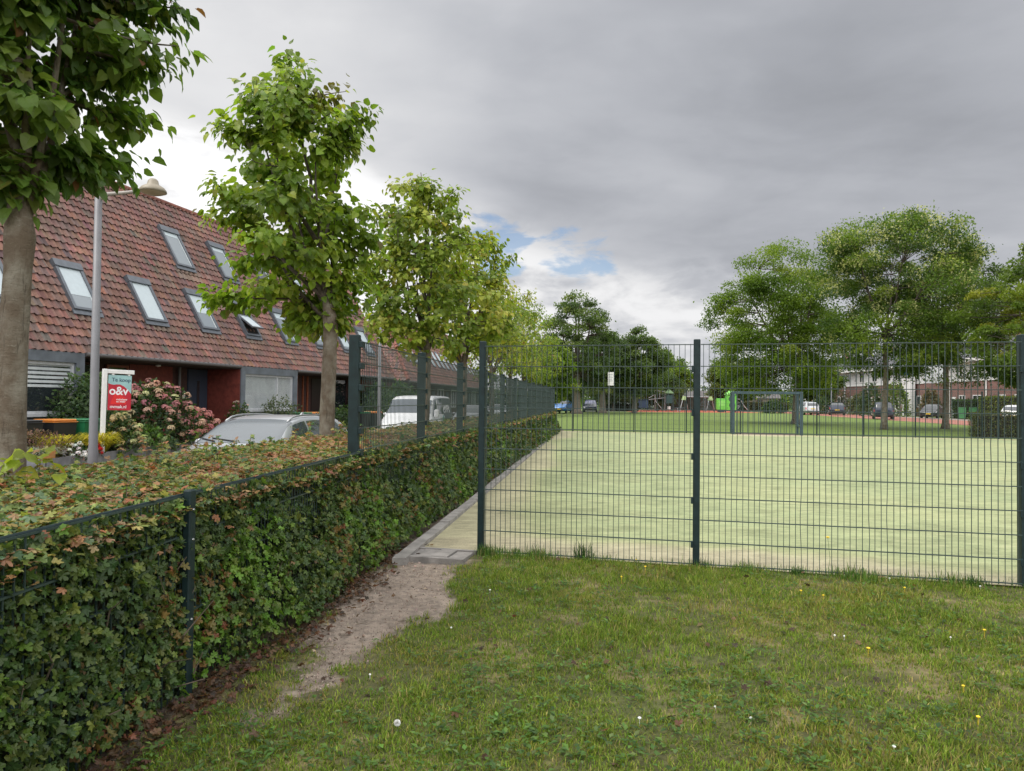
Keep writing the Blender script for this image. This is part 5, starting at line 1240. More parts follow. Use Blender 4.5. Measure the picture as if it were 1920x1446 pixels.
shrub('hydrangea_bush', 'lower hydrangea with dense pink-brown flower heads beside the silver car', 'bush', -9.35, 21.6, .1, .62, .62, .92, 32, DKG, [3, 3, 1, .3], 900, .12, flowers=(60, .10, [(.42, .18, .18), (.50, .25, .23), (.38, .16, .14)], [2, 2, 1], .2))
shrub('hydrangea_bush', 'small hydrangea with cream flower heads below the for-sale sign', 'bush', -9.45, 17.6, .12, .52, .5, .85, 33, DKG, [2, 3, 2, 1], 800, .10, flowers=(46, .075, [(.55, .45, .26), (.50, .34, .18), (.48, .47, .24)], [3, 2, 2], .25))
shrub('willow_bush', 'tall feathery green bush behind the for-sale sign', 'bush', -10.6, 18.2, -.1, 1.0, .9, 2.05, 34, [(.045, .085, .035), (.07, .115, .05), (.10, .15, .07)], [2, 3, 2], 3600, .12, tpl=OVAL)
shrub('azalea_bush', 'low green bush in front of the pink hydrangea', 'bush', -9.5, 18.9, .12, .52, .45, .58, 35, [(.045, .10, .022), (.075, .14, .03), (.11, .19, .04)], [2, 3, 2], 900, .10)
shrub('rose_bush', 'sparse bush with pale pink blooms right of the blue door', 'bush', -9.2, 24.6, -.1, .6, .6, 1.35, 36, DKG, [2, 3, 2, 1], 1100, .09, flowers=(22, .05, [(.52, .34, .32), (.5, .42, .38)], [1, 1], .4))
shrub('grey_green_shrub', 'loose grey-green shrub below the blinds of the bay window', 'bush', -8.4, 26.2, -.1, 1.05, .8, 1.55, 37, [(.06, .085, .045), (.09, .115, .06), (.13, .14, .08)], [2, 3, 1.5], 1800, .09, tpl=OVAL)
shrub('heather_mound', 'low brownish pink heather mound beside the first tree trunk', 'plant', -10.15, 15.5, .1, .85, .6, .62, 38, [(.15, .085, .06), (.20, .10, .085), (.13, .10, .045), (.09, .085, .03)], [3, 2, 2, 1], 1900, .055, tpl=OVAL)
shrub('heather_mound', 'small plum-coloured mound at the left end of the planter', 'plant', -10.6, 15.9, .1, .6, .5, .5, 39, [(.13, .06, .06), (.17, .09, .05), (.10, .085, .03)], [3, 2, 2], 1000, .055, tpl=OVAL)
shrub('red_begonia', 'small clump of bright red flowers between yellow grass tufts', 'plant', -9.5, 16.55, .12, .19, .19, .27, 40, DKG, [3, 2, 1, 0], 150, .06, flowers=(30, .048, [(.50, .012, .012), (.40, .01, .015)], [2, 1], .1), stems=False)
shrub('white_daisy_clump', 'small clump of white flowers right of the street lamp', 'plant', -9.48, 15.85, .12, .28, .25, .32, 41, DKG, [3, 2, 1, 0], 260, .06, flowers=(40, .042, [(.72, .72, .74), (.62, .60, .66)], [2, 1], .1), stems=False)
shrub('laurel_bush', 'dark green laurel right of the second tree trunk, below orange and green bin lids', 'bush', -6.4, 26.5, -.29, 1.0, .8, 1.45, 42, DKG, [4, 3, 1, .2], 1900, .12)
shrub('ivy_hedge', 'dark leafy garden hedge behind the white van', 'hedge', -6.2, 36.5, -.1, 2.6, 3.0, 2.3, 43, DKG, [3, 3, 1.5, .5], 6500, .17)
shrub('ivy_hedge', 'dark bush behind the white van roof, right of the thin lamp post', 'bush', -5.4, 33.0, -.2, 1.2, 1.2, 1.9, 44, DKG, [3, 3, 1.5, .4], 2200, .15)

def grass_tuft(label, X, Y, z, r_, h, seed, pal, n):
    g = rng(seed); a = g.uniform(0, 2 * pi, n); rr = r_ * .25 * np.sqrt(g.random(n)); ln = h * g.uniform(.6, 1.15, n); out = np.stack([np.cos(a), np.sin(a), 0 * a], 1); sp = r_ * g.uniform(.35, 1.15, n)
    S = np.stack([-np.sin(a), np.cos(a), 0 * a], 1) * .012; Vs = []
    for q, hz, wq in ((0, 0, 1), (.3, .62, .9), (.7, .92, .6), (1, .74, .05)):
        c = out * (rr + sp * q)[:, None] + np.stack([0 * a, 0 * a, ln * hz], 1); Vs += [c - S * wq, c + S * wq]
    V = np.stack(Vs, 1).reshape(-1, 3); o = (np.arange(n) * 8)[:, None]; F_ = np.concatenate([o + np.array([[i, i + 1, i + 3, i + 2]]) for i in (0, 2, 4)])
    ob = mesh_np('ornamental_grass', V, [F_], M_GRASS, vcol=np.repeat(palette(g, n, pal, [1] * len(pal)), 8, 0), loc=(X, Y, z)); return tag(ob, label, 'ornamental grass')
YG = [(.42, .36, .03), (.34, .32, .03), (.50, .42, .06)]
grass_tuft('bright yellow grass tuft left of the street lamp', -9.95, 15.9, .12, .44, .50, 51, YG, 420)
grass_tuft('bright yellow grass tuft behind the red flowers', -9.62, 16.95, .12, .50, .52, 52, YG, 460)
grass_tuft('blue-grey fescue tuft at the planter corner, below the heather', -9.75, 15.1, .12, .45, .30, 53, [(.20, .21, .17), (.26, .26, .21)], 420)
grass_tuft('blue-grey fescue tuft right of the yellow grass', -9.48, 18.0, .12, .42, .32, 54, [(.20, .23, .21), (.26, .28, .25)], 380)

def bin_(label, X, Y, z, rz, bc, lc, group='wheeled rubbish bins', sc_=1.0):
    t = thing('wheelie_bin', label, 'rubbish bin', (X, Y, z), rz, group); t.scale = (sc_,) * 3
    V = [(-.24, -.28, .08), (.24, -.28, .08), (.24, .26, .08), (-.24, .26, .08), (-.29, -.36, .98), (.29, -.36, .98), (.29, .34, .98), (-.29, .34, .98)]
    MB().add(V, [MB.BF]).build('body', bc, t); MB().bbox(-.305, -.385, .982, .305, .36, 1.00, .005).bbox(-.29, -.37, 1.001, .29, .33, 1.055, .02).build('lid', lc, t)
    MB().tube([(-.26, .40, .98), (.26, .40, .98)], .018, 8).build('handle', bc, t)
    for s in (-1, 1): MB().lathe([(0, -.03), (.09, -.03), (.1, 0), (.09, .03), (0, .03)], 16, (s * .24, .30, .10), 'x').build('wheel', M_TYRE, t)
ORL = mat('bin_orange', (.50, .17, .02), .45); GRB = mat('bin_green', (.015, .14, .055), .45); DGB = mat('bin_dark_green', (.02, .07, .035), .5); MGB = mat('bin_mid_green', (.06, .22, .08), .5); BLB = mat('bin_blue', (.02, .035, .12), .45)
bin_('black wheelie bin with orange lid under the bay window nearest the camera', -10.55, 16.75, -.1, R(70), M_BLACK, ORL)
bin_('all green wheelie bin beside the orange lidded bin, left of the street lamp', -10.25, 17.35, -.1, R(75), GRB, GRB)
bin_('black wheelie bin beside the first tree trunk', -10.85, 16.0, -.1, R(70), M_BLACK, M_BLACK)
bin_('green wheelie bin standing under the bay window with blinds', -8.0, 27.4, -.1, R(70), GRB, GRB)
bin_('black wheelie bin with orange lid under the bay window with blinds', -7.6, 28.1, -.1, R(70), M_BLACK, ORL)
bin_('blue wheelie bin between the orange lid and the second tree trunk', -7.35, 28.8, -.1, R(70), M_BLACK, BLB)
bin_('black wheelie bin with green lid right of the second tree trunk', -6.35, 30.3, -.1, R(70), M_BLACK, GRB)
bin_('black wheelie bin with orange lid next to the tall fence post', -6.0, 31.0, -.1, R(70), M_BLACK, ORL)
for x, lab, c in ((1804, 'left of the two green bins at the edge of the brick road', MGB), (1824, 'right of the two green bins at the edge of the brick road', MGB), (1840, 'dark green bin beside the two lighter green ones', DGB)):
    d = fw + (x - PW / 2) / F_PX * rt; bin_(lab, d[0] / d[1] * 73, 73, .004, R(-30), c, c, 'green bins by the brick road', 1.12)

def text(parent, name, body, size, loc, rot, m_, ext=.001, bold=0.0, align='LEFT', sx=1.0):
    cu = bpy.data.curves.new(name, 'FONT'); cu.body = body; cu.size = size; cu.extrude = ext; cu.offset = bold; cu.align_x = align
    tmp = bpy.data.objects.new('tmp', cu); me = bpy.data.meshes.new_from_object(tmp); bpy.data.objects.remove(tmp); me.materials.clear(); me.materials.append(m_); o = bpy.data.objects.new(name, me); COL.objects.link(o); o.parent = parent; o.location = loc; o.rotation_euler = rot; o.scale = (sx, 1, 1); return o

def for_sale_sign():
    t = thing('for_sale_sign', 'red and teal for-sale board hanging on a white wooden post in the garden', 'sign', (-9.50, 16.85, .1), R(20))
    t.rotation_euler = (R(-.5), R(1.2), R(52))
    ps = MB().bbox(-.045, -.045, 0, .045, .045, 2.03, .006).build('post', M_WHITE, t); MB().bbox(.0455, -.035, 1.93, .66, .035, 2.025, .006).build('arm', M_WHITE, t)
    bw, z0, z1 = .53, 1.07, 1.90
    b = MB().bbox(.08, -.010, z0, .08 + bw, .010, z1, .002).build('board', mat('sign_teal', (.30, .50, .50), .45, var=.12, vscale=3), t)
    # red field with a wave-shaped top
    xs = np.linspace(0, 1, 30); zt = np.interp(xs, [0, .1, .22, .35, .5, .68, .82, .92, 1], [.755, .735, .72, .735, .735, .68, .60, .53, .47])
    up_ = np.stack([.08 + xs * bw, np.full(30, -.0125), z0 + zt * (z1 - z0)], 1); lo = up_.copy(); lo[:, 2] = z0 + .002
    MB().grid(np.stack([lo, up_], 1)).build('red_field', mat('sign_red', (.46, .012, .030), .42, var=.15, vscale=2.5), b)
    xs2 = np.linspace(.12, .78, 16); hi = np.interp(xs2, [.12, .3, .55, .78], [.20, .55, .45, .34]); q1 = np.stack([.08 + xs2 * bw, np.full(16, -.0138), z0 + hi * (z1 - z0)], 1); q0 = q1.copy(); q0[:, 2] = z0 + .17 * (z1 - z0)
    MB().grid(np.stack([q0, q1], 1)).build('bright_field', mat('sign_bright_red', (.66, .02, .02), .42), b)
    TW = mat('sign_white', (.80, .78, .78), .5); TB = mat('sign_blue', (.03, .075, .12), .5); rx = (pi / 2, 0, 0)
    text(b, 'lettering', 'Te koop', .125, (.08 + .075, -.014, z0 + .815 * (z1 - z0)), rx, TB, bold=.0012)
    text(b, 'lettering', 'o&v', .27, (.08 + .025, -.0155, z0 + .445 * (z1 - z0)), rx, TW, bold=.006, sx=.98)
    text(b, 'lettering', 'makelaars', .062, (.08 + .19, -.0155, z0 + .285 * (z1 - z0)), rx, TW, bold=.001); text(b, 'lettering', 'en meer', .062, (.08 + .19, -.0155, z0 + .225 * (z1 - z0)), rx, TW, bold=.001)
    text(b, 'lettering', 'ovmak.nl', .105, (.08 + .05, -.0155, z0 + .06 * (z1 - z0)), rx, TW, bold=.0012)
    for x in (.16, .52): MB().bbox(x, -.018, z1 - .01, x + .05, .018, 1.94, .003).build('hanger', M_WHITE, t)
for_sale_sign()

# ------------------------------------------------------------------ goal, sign and playground
def px_at(x, Y):
    d = fw + (x - PW / 2) / F_PX * rt; return d[0] / d[1] * Y
M_GOAL = mat('goal_blue_grey', (.035, .065, .08), .5, .2, var=.2, vscale=6)
def build_goal():
    d = unit(FARR - FARL); o_ = FARL + d * 8.15; t = thing('football_goal', 'blue-grey steel football goal standing at the far edge of the pitch', 'goal', (*o_, 0), math.atan2(d[1], d[0]))
    for x in (0, 3.0):
        MB().bbox(x - .07, -.06, 0, x + .07, .06, 2.0, .01).build('post', M_GOAL, t)
        MB().bbox(x - .05, .95, 0, x + .05, 1.05, 2.0, .01).build('rear_post', M_GOAL, t)
        MB().bbox(x - .045, .062, 1.9, x + .045, .948, 1.99, .01).build('side_bar', M_GOAL, t)
        MB().bbox(x - .03, .062, .35, x + .03, .948, .41, .01).build('side_bar', M_GOAL, t)
    MB().bbox(.072, -.055, 1.88, 2.928, .055, 2.0, .01).build('crossbar', M_GOAL, t)
    MB().bbox(.052, .96, 1.90, 2.948, 1.04, 1.99, .01).build('rear_bar', M_GOAL, t)
    for x in np.arange(.25, 3, .25): MB().bbox(x - .012, .98, 0, x + .012, 1.0, 1.9, .002).build('bar', M_GOAL, t)
build_goal()
_d = unit(FARR - FARL); _n = np.array([-_d[1], _d[0]]); _q = FARL + _d * 8.3
flat('worn_ground', [tuple(_q + _n * .1), tuple(_q + _d * 2.8 + _n * .1), tuple(_q + _d * 2.7 + _n * 2.2), tuple(_q + _d * .1 + _n * 2.2)], .005, mat('worn_earth', (.12, .085, .065), .9, var=.35, vscale=2))

t = thing('notice_board', 'white notice board on a thin grey pole at the far left corner of the pitch', 'sign', (px_at(1142, 36.2), 36.2, 0), R(-60))
MB().tube([(0, 0, 0), (0, 0, 2.95)], .032, 10).build('pole', mat('pole_grey', (.22, .23, .23), .5, .3), t)
o = MB().bbox(-.02, -.06, 2.26, .42, -.035, 2.92, .004).build('board', M_WHITE, t)
for i, z in enumerate((2.80, 2.72, 2.64, 2.56, 2.48)): MB().box(.03, -.064, z, .36 - .06 * (i % 2), -.0605, z + .028).build('printed_line', mat('print_grey', (.35, .38, .38), .6), o)

M_PGRY = mat('play_steel', (.36, .38, .39), .4, .4); M_PBLU = mat('play_blue', (.02, .055, .12), .45); M_PDRK = mat('play_dark', (.03, .045, .05), .5); M_LIME = mat('play_lime', (.14, .52, .06), .45)
def playground():
    Y = 112.0
    t = thing('jungle_gym', 'climbing frame with blue panel, steel bars and dark tower left of the swings', 'climbing frame', (px_at(1197, Y), Y, 0))
    k = Y / 1360.0
    for x in (0, .9, 1.5): MB().tube([(x, 0, 0), (x, 0, 2.3 if x < 1.2 else 1.7)], .06, 8).build('post', M_PDRK, t)
    MB().bbox(.0, -.06, .45, 1.5, .02, 1.55, .02).build('panel', M_PBLU, t); MB().bbox(0, -.07, 1.6, 1.5, -.01, 1.72, .02).build('rail', M_PBLU, t)
    for (a, b) in (((1.6, 0, 2.0), (2.6, 0, 2.6)), ((2.6, 0, 2.6), (2.7, 0, 1.5)), ((1.6, 0, 1.75), (4.0, 0, 2.05)), ((2.6, 0, 1.6), (3.6, 0, .4)), ((2.5, 0, 3.2), (4.1, 0, 3.0)), ((4.1, 0, 3.1), (4.1, 0, .0)), ((2.5, 0, 3.2), (2.6, 0, .0)), ((3.3, 0, 3.1), (3.3, 0, 2.0))): MB().tube([a, b], .05, 6).build('bar', M_PGRY, t)
    tw = MB()
    for x in (4.3, 5.3):
        for y in (0, 1.0): MB().tube([(x, y, 0), (x, y, 2.9)], .07, 8).build('post', M_PDRK, t)
    MB().bbox(4.25, -.05, 1.2, 5.35, 1.05, 2.5, .03).build('tower_cabin', mat('play_green', (.015, .06, .06), .5), t)
    MB().add([(4.1, -.2, 2.75), (5.5, -.2, 2.75), (5.5, 1.2, 2.75), (4.1, 1.2, 2.75), (4.8, .5, 3.5)], [[[0, 3, 2, 1]], [[0, 1, 4], [1, 2, 4], [2, 3, 4], [3, 0, 4]]]).build('tower_roof', mat('play_moss', (.10, .17, .07), .6), t)
    MB().tube([(5.4, 0, 2.4), (6.6, 0, .3)], .05, 6).build('bar', M_PDRK, t); MB().bbox(4.5, -.12, .25, 4.95, -.06, .75, .01).build('notice', M_WHITE, t)
    t = thing('swing_set', 'swing set with lime topped steel legs in the middle of the playground', 'swing', (px_at(1283, Y), Y, 0), R(12))
    for x in (0, 4.4):
        for y in (-.95, .95): MB().tube([(x + .9 * (y / .95), y * .4, 0), (x + .22 * (y / .95), 0, 2.0)], .065, 8).build('leg', M_PGRY, t)
        MB().add([(x - .42, -.08, 1.75), (x + .42, -.08, 1.75), (x + .22, -.08, 2.35), (x - .22, -.08, 2.35), (x - .42, .08, 1.75), (x + .42, .08, 1.75), (x + .22, .08, 2.35), (x - .22, .08, 2.35)], [[[0, 1, 2, 3], [7, 6, 5, 4], [0, 4, 5, 1], [1, 5, 6, 2], [2, 6, 7, 3], [3, 7, 4, 0]]]).build('bracket', mat('play_pale_lime', (.42, .62, .28), .5), t)
    MB().tube([(0, 0, 2.25), (4.4, 0, 2.25)], .06, 8).build('crossbeam', M_PGRY, t)
    for x in (1.4, 3.0):
        for s in (-.25, .25): MB().tube([(x + s, 0, 2.2), (x + s, 0, .55)], .015, 5).build('chain', M_PDRK, t)
        MB().bbox(x - .3, -.12, .5, x + .3, .12, .55, .01).build('seat', M_PDRK, t)
    t = thing('nest_swing', 'low round nest swing with dark rim in front of the wooden fence', 'swing', (px_at(1274, 109), 109, 0))
    MB().lathe([(.75, .42), (.85, .46), (.85, .54), (.75, .58), (.72, .5), (.75, .42)], 20).build('rim', M_PDRK, t); MB().lathe([(0, .40), (.4, .43), (.73, .5)], 16).build('net', M_PGRY, t)
    for a in (0, 2.1, 4.2): MB().tube([(.8 * cos(a), .8 * sin(a), .48), (.9 * cos(a), .9 * sin(a), 0)], .05, 6).build('leg', M_PGRY, t)
    t = thing('climbing_net', 'dark rope net pyramid right of the middle fence post', 'climbing frame', (px_at(1322, Y), Y, 0))
    MB().tube([(0, 0, 0), (0, 0, 2.1)], .06, 8).build('mast', M_PGRY, t)
    for a in np.arange(6) * pi / 3 + .3: MB().tube([(0, 0, 2.05), (1.6 * cos(a), 1.6 * sin(a), 0)], .035, 5).build('rope', M_PDRK, t)
    for q in (.3, .55, .8): MB().tube([(1.6 * q * cos(a), 1.6 * q * sin(a), 2.05 * (1 - q)) for a in np.linspace(.3, .3 + 2 * pi, 7)], .03, 5).build('rope_ring', M_PDRK, t)
    t = thing('play_house', 'bright lime green play house with round openings beside the left goal post', 'play house', (px_at(1345, 106), 106, 0), R(-6))
    MB().bbox(0, 0, .35, 1.25, 1.2, 2.0, .06).build('cabin', M_LIME, t); MB().bbox(.2, -.03, .0, 1.0, .3, .34, .02).build('plinth', M_PDRK, t)
    w2 = MB().bbox(1.3, -.1, .25, 2.75, 1.3, 2.75, .12).build('tower', M_LIME, t)
    MB().add([(1.2, -.2, 2.6), (2.9, -.2, 2.6), (2.9, 1.4, 2.6), (1.2, 1.4, 2.6), (1.7, .6, 3.15), (2.5, .6, 3.15)], [[[0, 1, 5, 4], [2, 3, 4, 5], [0, 3, 2, 1]], [[1, 2, 5], [3, 0, 4]]]).build('roof', mat('play_light_lime', (.22, .60, .12), .45), t)
    for (x, z, r_) in ((2.0, 1.95, .42), (2.1, 1.05, .45)): MB().lathe([(0, -.115), (r_ * .7, -.116), (r_, -.112), (r_, -.09)], 18, (x, 0, z), 'y').build('opening', mat('play_shadow', (.03, .10, .03), .7), w2)
    MB().bbox(.2, -.02, .9, 1.05, -.004, 1.7, .005).build('panel', mat('play_light_lime', (.22, .60, .12)), t)
    for x in (.1, 1.15, 2.6): MB().tube([(x, .1, 0), (x, .1, .4)], .07, 8).build('leg', M_PDRK, t)
    MB().tube([(2.75, .2, 2.0), (3.3, .2, 1.9), (3.9, .2, .9), (4.4, .2, .35)], [.06, .06, .06, .06], 6).build('slide_rail', M_PGRY, t)
    # board fence behind
    fx0, fx1 = px_at(1228, 129), px_at(1350, 131); t = thing('board_fence', 'weathered brown board fence closing off the back of the playground', 'fence', (fx0, 129.5, 0), 0)
    g = rng(5); wd = mat('weathered_wood', (.10, .078, .062), .9, var=.35, vscale=1.2); L = fx1 - fx0; n = int(L / 1.8); bd = MB()
    for i in range(int(L / .2)): bd.box(i * .2, 0, .05, i * .2 + .19, .03, 2.3 + .06 * g.random())
    bd.build('boards', wd, t)
    for i in range(n + 1): MB().box(i * L / n - .06, -.10, 0, i * L / n + .06, -.004, 2.45).build('post', wd, t)
    for i, (x, w_, hh, dep) in enumerate(((1247, 6.5, 3.1, 135), (1330, 8, 3.0, 137), (1425, 7, 2.9, 138))):
        t = thing('garden_shed', ['low brown shed behind the board fence, left of the swings', 'wide grey-brown shed behind the rope net', 'pale wooden shed seen through the goal'][i], 'shed', (px_at(x, dep), dep, 0), R(-8))
        MB().box(-w_ / 2, 0, 0, w_ / 2, 4, hh - .6).build('wall', mat(['shed_brown', 'shed_grey', 'shed_pale'][i], [(.10, .075, .06), (.13, .11, .10), (.20, .16, .13)][i], .9, var=.3, vscale=1.5), t)
        MB().add([(-w_ / 2 - .3, -.3, hh - .62), (w_ / 2 + .3, -.3, hh - .62), (w_ / 2 + .3, 2, hh + .6), (-w_ / 2 - .3, 2, hh + .6), (-w_ / 2 - .3, 4.3, hh - .62), (w_ / 2 + .3, 4.3, hh - .62)], [[[0, 1, 2, 3], [3, 2, 5, 4]], [[0, 3, 4], [1, 5, 2]]]).build('roof', mat('felt_grey', (.12, .11, .11), .9, var=.2), t)
        MB().box(-.5, -.04, 0, .5, -.002, 2.0).build('door', mat('shed_door', (.06, .05, .045), .8), t)
playground()

# ------------------------------------------------------------------ houses on the right
M_RBR = brick_mat('red_brick', (.22, .085, .065), (.17, .07, .058), (.24, .20, .18), .44, .13, .02)
def clad_mat():
    m_ = bpy.data.materials.new('white_weatherboard'); m_.use_nodes = True; N = NT(m_.node_tree); N.n.clear()
    tc = N.node('ShaderNodeTexCoord').outputs['Object']; z = N.node('ShaderNodeSeparateXYZ', {0: tc}).outputs[2]
    f = N.m('FRACT', N.m('MULTIPLY', z, 4.2)); c = N.mix(N.ss(f, .0, .14, 1, 0), (.66, .67, .68), (.40, .41, .43)); c = N.mix(N.ss(N.noise(tc, .8, 3), .3, .7, 0, .12), c, (.52, .53, .55))
    b = N.node('ShaderNodeBsdfPrincipled', {'Base Color': c, 'Roughness': .6, 'Normal': N.node('ShaderNodeBump', {'Strength': .5, 'Distance': .04, 'Height': f}).outputs[0]})
    N.l.new(b.outputs[0], N.node('ShaderNodeOutputMaterial').inputs[0]); return m_
M_CLAD = clad_mat(); M_SLATE = mat('grey_roof', (.085, .085, .095), .75, var=.25, vscale=1.5); M_TRIM2 = mat('white_trim', (.70, .70, .69), .5, var=.05)
def right_house(p0, p1, label, end=False, flip=0, zb=4.0, ze=6.3):
    p0, p1 = np.array(p0), np.array(p1); d = p1 - p0; L = np.linalg.norm(d); rz = math.atan2(d[1], d[0])     # local x from near to far, +y... facade looks to local +y
    h = thing('brick_house', label, 'house', (*p0, 0), rz, 'terraced houses of brick and white boarding'); D = 9.0
    MB().box(.002, -D, 0, L - .002, 0, zb).build('wall', M_RBR, h); MB().box(.004, -D + .03, zb + .001, L - .004, .06, ze).build('boarded_wall', M_CLAD, h)
    MB().box(0, .061, zb - .05, L, .10, zb + .14).build('band', M_TRIM2, h)
    rh = 2.6; e = .7
    MB().add([(0, e, ze), (L, e, ze), (L, -D / 2, ze + rh), (0, -D / 2, ze + rh), (0, -D - e, ze), (L, -D - e, ze)], [[[1, 0, 3, 2], [2, 3, 4, 5]], [[0, 4, 3], [1, 2, 5]]]).build('roof', M_SLATE, h)
    MB().box(0, e - .02, ze - .32, L, e + .05, ze + .04).build('fascia', M_TRIM2, h); MB().box(0, .11, ze - .34, L, e - .025, ze - .30).build('soffit', M_TRIM2, h)
    ww = 1.5
    for i, x in enumerate(((.12, .42, .74) if flip == 0 else (.08, .30, .60))):
        x0 = L * x; win = MB(); a, b, z0, z1 = x0, x0 + ww * (1 if i != 1 else .62), zb + .42, ze - .42; f = .10
        for q in ((a, z0, a + f, z1), (b - f, z0, b, z1), (a + f, z0, b - f, z0 + f), (a + f, z1 - f, b - f, z1), ((a + b) / 2 - .05, z0 + f, (a + b) / 2 + .05, z1 - f)): win.box(q[0], .061, q[1], q[2], .13, q[3])
        o = win.build('window', M_TRIM2, h); MB().box(a + f, .062, z0 + f, b - f, .085, z1 - f).build('pane', M_GLASS, o)
    for x0, w_ in ((L * .10, 1.9), (L * .55, 1.3)):
        win = MB(); a, b, z0, z1 = x0, x0 + w_, 1.1, 2.5; f = .09
        for q in ((a, z0, a + f, z1), (b - f, z0, b, z1), (a + f, z0, b - f, z0 + f), (a + f, z1 - f, b - f, z1), ((a + b) / 2 - .05, z0 + f, (a + b) / 2 + .05, z1 - f)): win.box(q[0], -.05, q[1], q[2], .05, q[3])
        o = win.build('window', M_TRIM2, h); MB().box(a + f, .001, z0 + f, b - f, .02, z1 - f).build('pane', M_GLASS, o)
    dr = MB().box(L * .82, .001, 0, L * .82 + 1.0, .06, 2.3).build('door', M_TRIM2, h); MB().box(L * .82 + .2, .061, .9, L * .82 + .8, .07, 2.1).build('door_glass', M_GLASS, dr)
    MB().tube([(L - .15, .12, 0), (L - .15, .12, ze - .34)], .07, 8).build('downpipe', M_TRIM2, h)
    MB().bbox(L * .3, -D / 2 - .4, ze + rh - .5, L * .3 + .8, -D / 2 + .4, ze + rh + .8, .02).build('chimney', M_RBR, h)
A0, A1 = np.array([49.5, 87.]), np.array([50.2, 123.]); labs = ['near end house of the far brick and white terrace, behind the blossoming tree trunk', 'second house of the far brick and white terrace, above the people carrier', 'third house of the far brick and white terrace, above the dark blue car', 'fourth house of the far brick and white terrace, above the silver car', 'last house of the far brick and white terrace, between goal and trees']
for i in range(5): right_house(A0 + (A1 - A0) * i / 5, A0 + (A1 - A0) * (i + .999) / 5, labs[i], flip=i % 2)
B0_, B1_ = np.array([46.2, 58.]), np.array([48.9, 81.]); labs = ['nearest house of the right-hand brick and white terrace, behind the corner hedge', 'middle house of the right-hand brick and white terrace, above the green bins', 'far house of the right-hand brick and white terrace, beside the sparse dark tree']
for i in range(3): right_house(B0_ + (B1_ - B0_) * i / 3, B0_ + (B1_ - B0_) * (i + .999) / 3, labs[i], flip=(i + 1) % 2)
t = thing('porch', 'white porch column with a blue panel at the near end of the far brick terrace', 'porch', (49.0, 89.3, 0), R(88))
MB().bbox(-.9, -.2, 0, .9, .5, 6.1, .03).build('column', M_TRIM2, t); MB().box(-.55, .502, 5.0, .55, .53, 6.0).build('blue_panel', mat('panel_blue', (.03, .12, .36), .4), t); MB().box(-.4, .502, .2, .4, .53, 2.6).build('door', M_GLASS, t)

def box_hedge(label, p0, p1, wid, h, z0, seed, pal, wts, dens, ls, name='clipped_hedge', tpl=LEAF3, cat='hedge'):
    g = rng(seed); p0, p1 = np.array(p0, float), np.array(p1, float); d = p1 - p0; L = np.linalg.norm(d); t = thing(name, label, cat, (*p0, z0), math.atan2(d[1], d[0])); sets = []
    for kind, area in (('f', L * h), ('b', L * h * .4), ('t', L * wid), ('e0', wid * h), ('e1', wid * h)):
        n = int(area * dens); a = g.uniform(0, L, n); z = g.uniform(0, h, n); y = g.uniform(0, wid, n); bl = .12 * (fbm(a * .8, z * 1.3 + y, seed) - .5)
        if kind == 'f': P = np.stack([a, bl + g.exponential(.05, n), z], 1); N_ = np.array([0, -1, .4])
        elif kind == 'b': P = np.stack([a, wid - bl, z], 1); N_ = np.array([0, 1, .4])
        elif kind == 't': P = np.stack([a, y, h + bl * 1.6 - g.exponential(.04, n)], 1); N_ = np.array([0, 0, 1.])
        else: P = np.stack([np.full(n, 0. if kind == 'e0' else L) + bl, y, z], 1); N_ = np.array([-1 if kind == 'e0' else 1, 0, .4])
        sets.append(leaves(tpl, P, g.normal(0, .7, (n, 3)) - [0, 0, .4], N_ + g.normal(0, .4, (n, 3)), ls * g.uniform(.6, 1.3, n), palette(g, n, pal, wts)))
    V, F_, C = join(sets); mesh_np('foliage', V, F_, M_LEAF, t, vcol=C)
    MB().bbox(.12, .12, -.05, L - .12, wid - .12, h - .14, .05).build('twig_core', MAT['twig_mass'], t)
OLV = [(.05, .07, .025), (.08, .10, .03), (.12, .13, .04), (.15, .12, .05)]
box_hedge('low clipped hedge at the far right corner of the pitch, behind the mesh', (px_at(1836, 33.0), 33.2), (27.5, 31.2), 1.3, 1.12, 0, 61, OLV, [3, 3, 2, .8], 500, .075)
box_hedge('dark clipped garden hedge behind the green bins', (px_at(1778, 77), 76.5), (px_at(1846, 72), 73.8), 1.6, 2.0, 0, 62, [(.03, .065, .02), (.05, .095, .025), (.08, .13, .03)], [3, 3, 1], 120, .17)
box_hedge('yellow-green garden hedge right of the dark one', (px_at(1848, 70), 71), (px_at(1930, 66), 66), 1.6, 2.3, 0, 63, [(.09, .13, .025), (.14, .18, .03), (.19, .21, .04)], [2, 3, 2], 120, .17)
box_hedge('low dark hedge beside the playground, below the white notice board', (px_at(1127, 108), 108), (px_at(1196, 108), 107.5), 1.2, 1.15, 0, 64, [(.025, .045, .02), (.045, .065, .025), (.08, .075, .04)], [3, 3, 1], 100, .18)
box_hedge('brownish hedge behind the goal, right end of the playground', (px_at(1392, 118), 118), (px_at(1478, 117), 117), 1.4, 1.5, 0, 65, OLV, [3, 3, 2, 1], 100, .2)
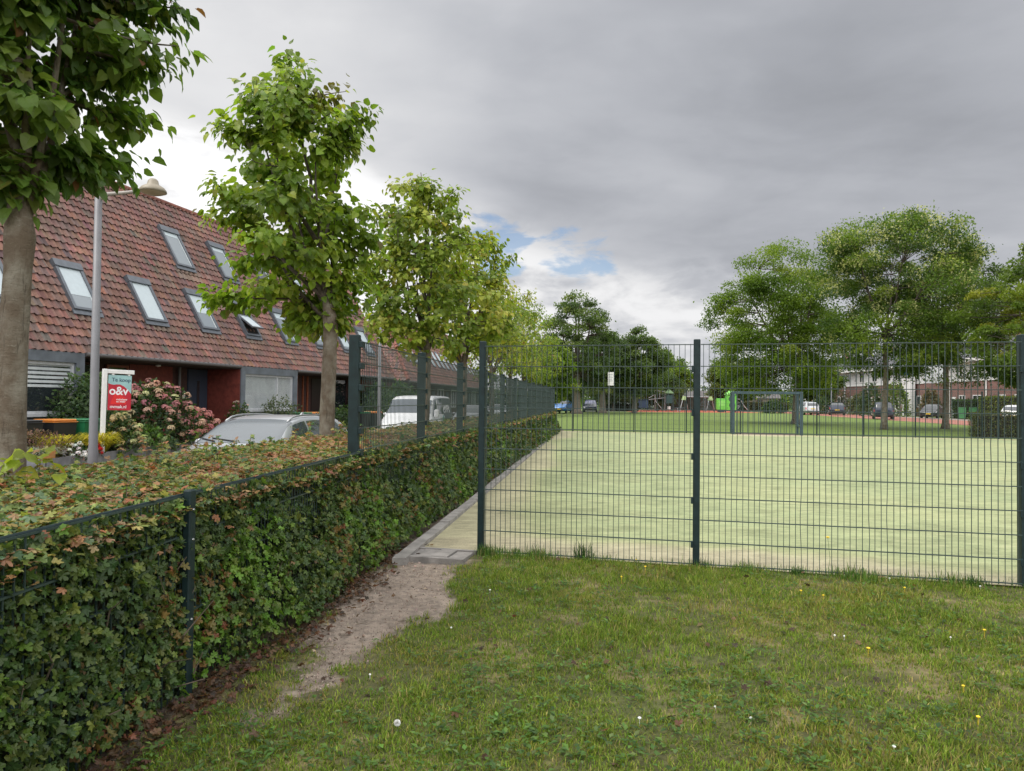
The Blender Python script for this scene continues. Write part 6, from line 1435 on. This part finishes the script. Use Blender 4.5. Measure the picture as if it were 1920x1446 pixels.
for i, (x, Y, rx, h, pal, lab) in enumerate(((1450, 100, 1.6, 1.7, DKG, 'dark bush left of the silver people carrier'), (1543, 99, 1.8, 2.2, DKG, 'dark bush between the silver car and the dark blue one'), (1558, 108, 3.0, 4.2, OLV, 'tall olive bush in front of the brick terrace'),
        (1612, 96, 1.8, 2.6, OLV, 'olive bush between the dark blue cars'), (1634, 86, 1.6, 3.6, DKG, 'dark tall bush left of the people carrier'), (1680, 84, 1.7, 3.8, G1, 'bright bush above the people carrier roof'), (1745, 84, 1.3, 3.0, [(.14, .10, .05), (.17, .14, .07), (.10, .10, .04)], 'brown dry bush in front of the brick end wall'))):
    shrub('garden_bush', lab, 'bush', px_at(x, Y), Y, 0, rx, rx * .8, h, 70 + i, pal, [2, 3, 2] + ([1] if len(pal) > 3 else []), 1500, .28)

for i, (x, Y, h, lab) in enumerate(((1045, 100, 9.5, 'dark tree beyond the end of the hedge, behind the blue car'), (1150, 108, 8.0, 'dark tree behind the white notice board'), (1232, 116, 6.5, 'dark small tree behind the climbing frame'))):
    big_tree(lab, px_at(x, Y), Y, 90 + i, 0, [(1.2, 2.2), (2.6, 3.8), (h * .55, 4.4), (h * .85, 2.6), (h, .4)], .28, G3, 150, 130, .32, spread=.8)
def far_wood():
    g = rng(88); sets = []
    for k in range(95):
        x = -30 + k * 2.1 + g.normal(0, .8); Y = 172 + g.normal(0, 7) - .12 * x; h = g.uniform(3.2, 6.0); r_ = g.uniform(2.2, 4.0); n = 420
        p = unit(g.normal(0, 1, (n, 3))) * (g.random((n, 1)) ** .4); p[:, 2] = np.abs(p[:, 2]); P = np.stack([x + p[:, 0] * r_, Y + p[:, 1] * r_, p[:, 2] * h], 1)
        pal = [DKG, G1, OLV, G3][g.integers(0, 4)]; sets.append(leaves(OVAL, P, g.normal(0, 1, (n, 3)), g.normal(0, .6, (n, 3)) + [0, -.4, .8], .75 * g.uniform(.6, 1.3, n), palette(g, n, pal, [2, 3, 2, 1])))
    V, F_, C = join(sets); tag(mesh_np('far_wood', V, F_, M_LEAF, vcol=C), 'distant belt of trees and bushes closing the view beyond the playground', 'far trees', kind='stuff')
far_wood()
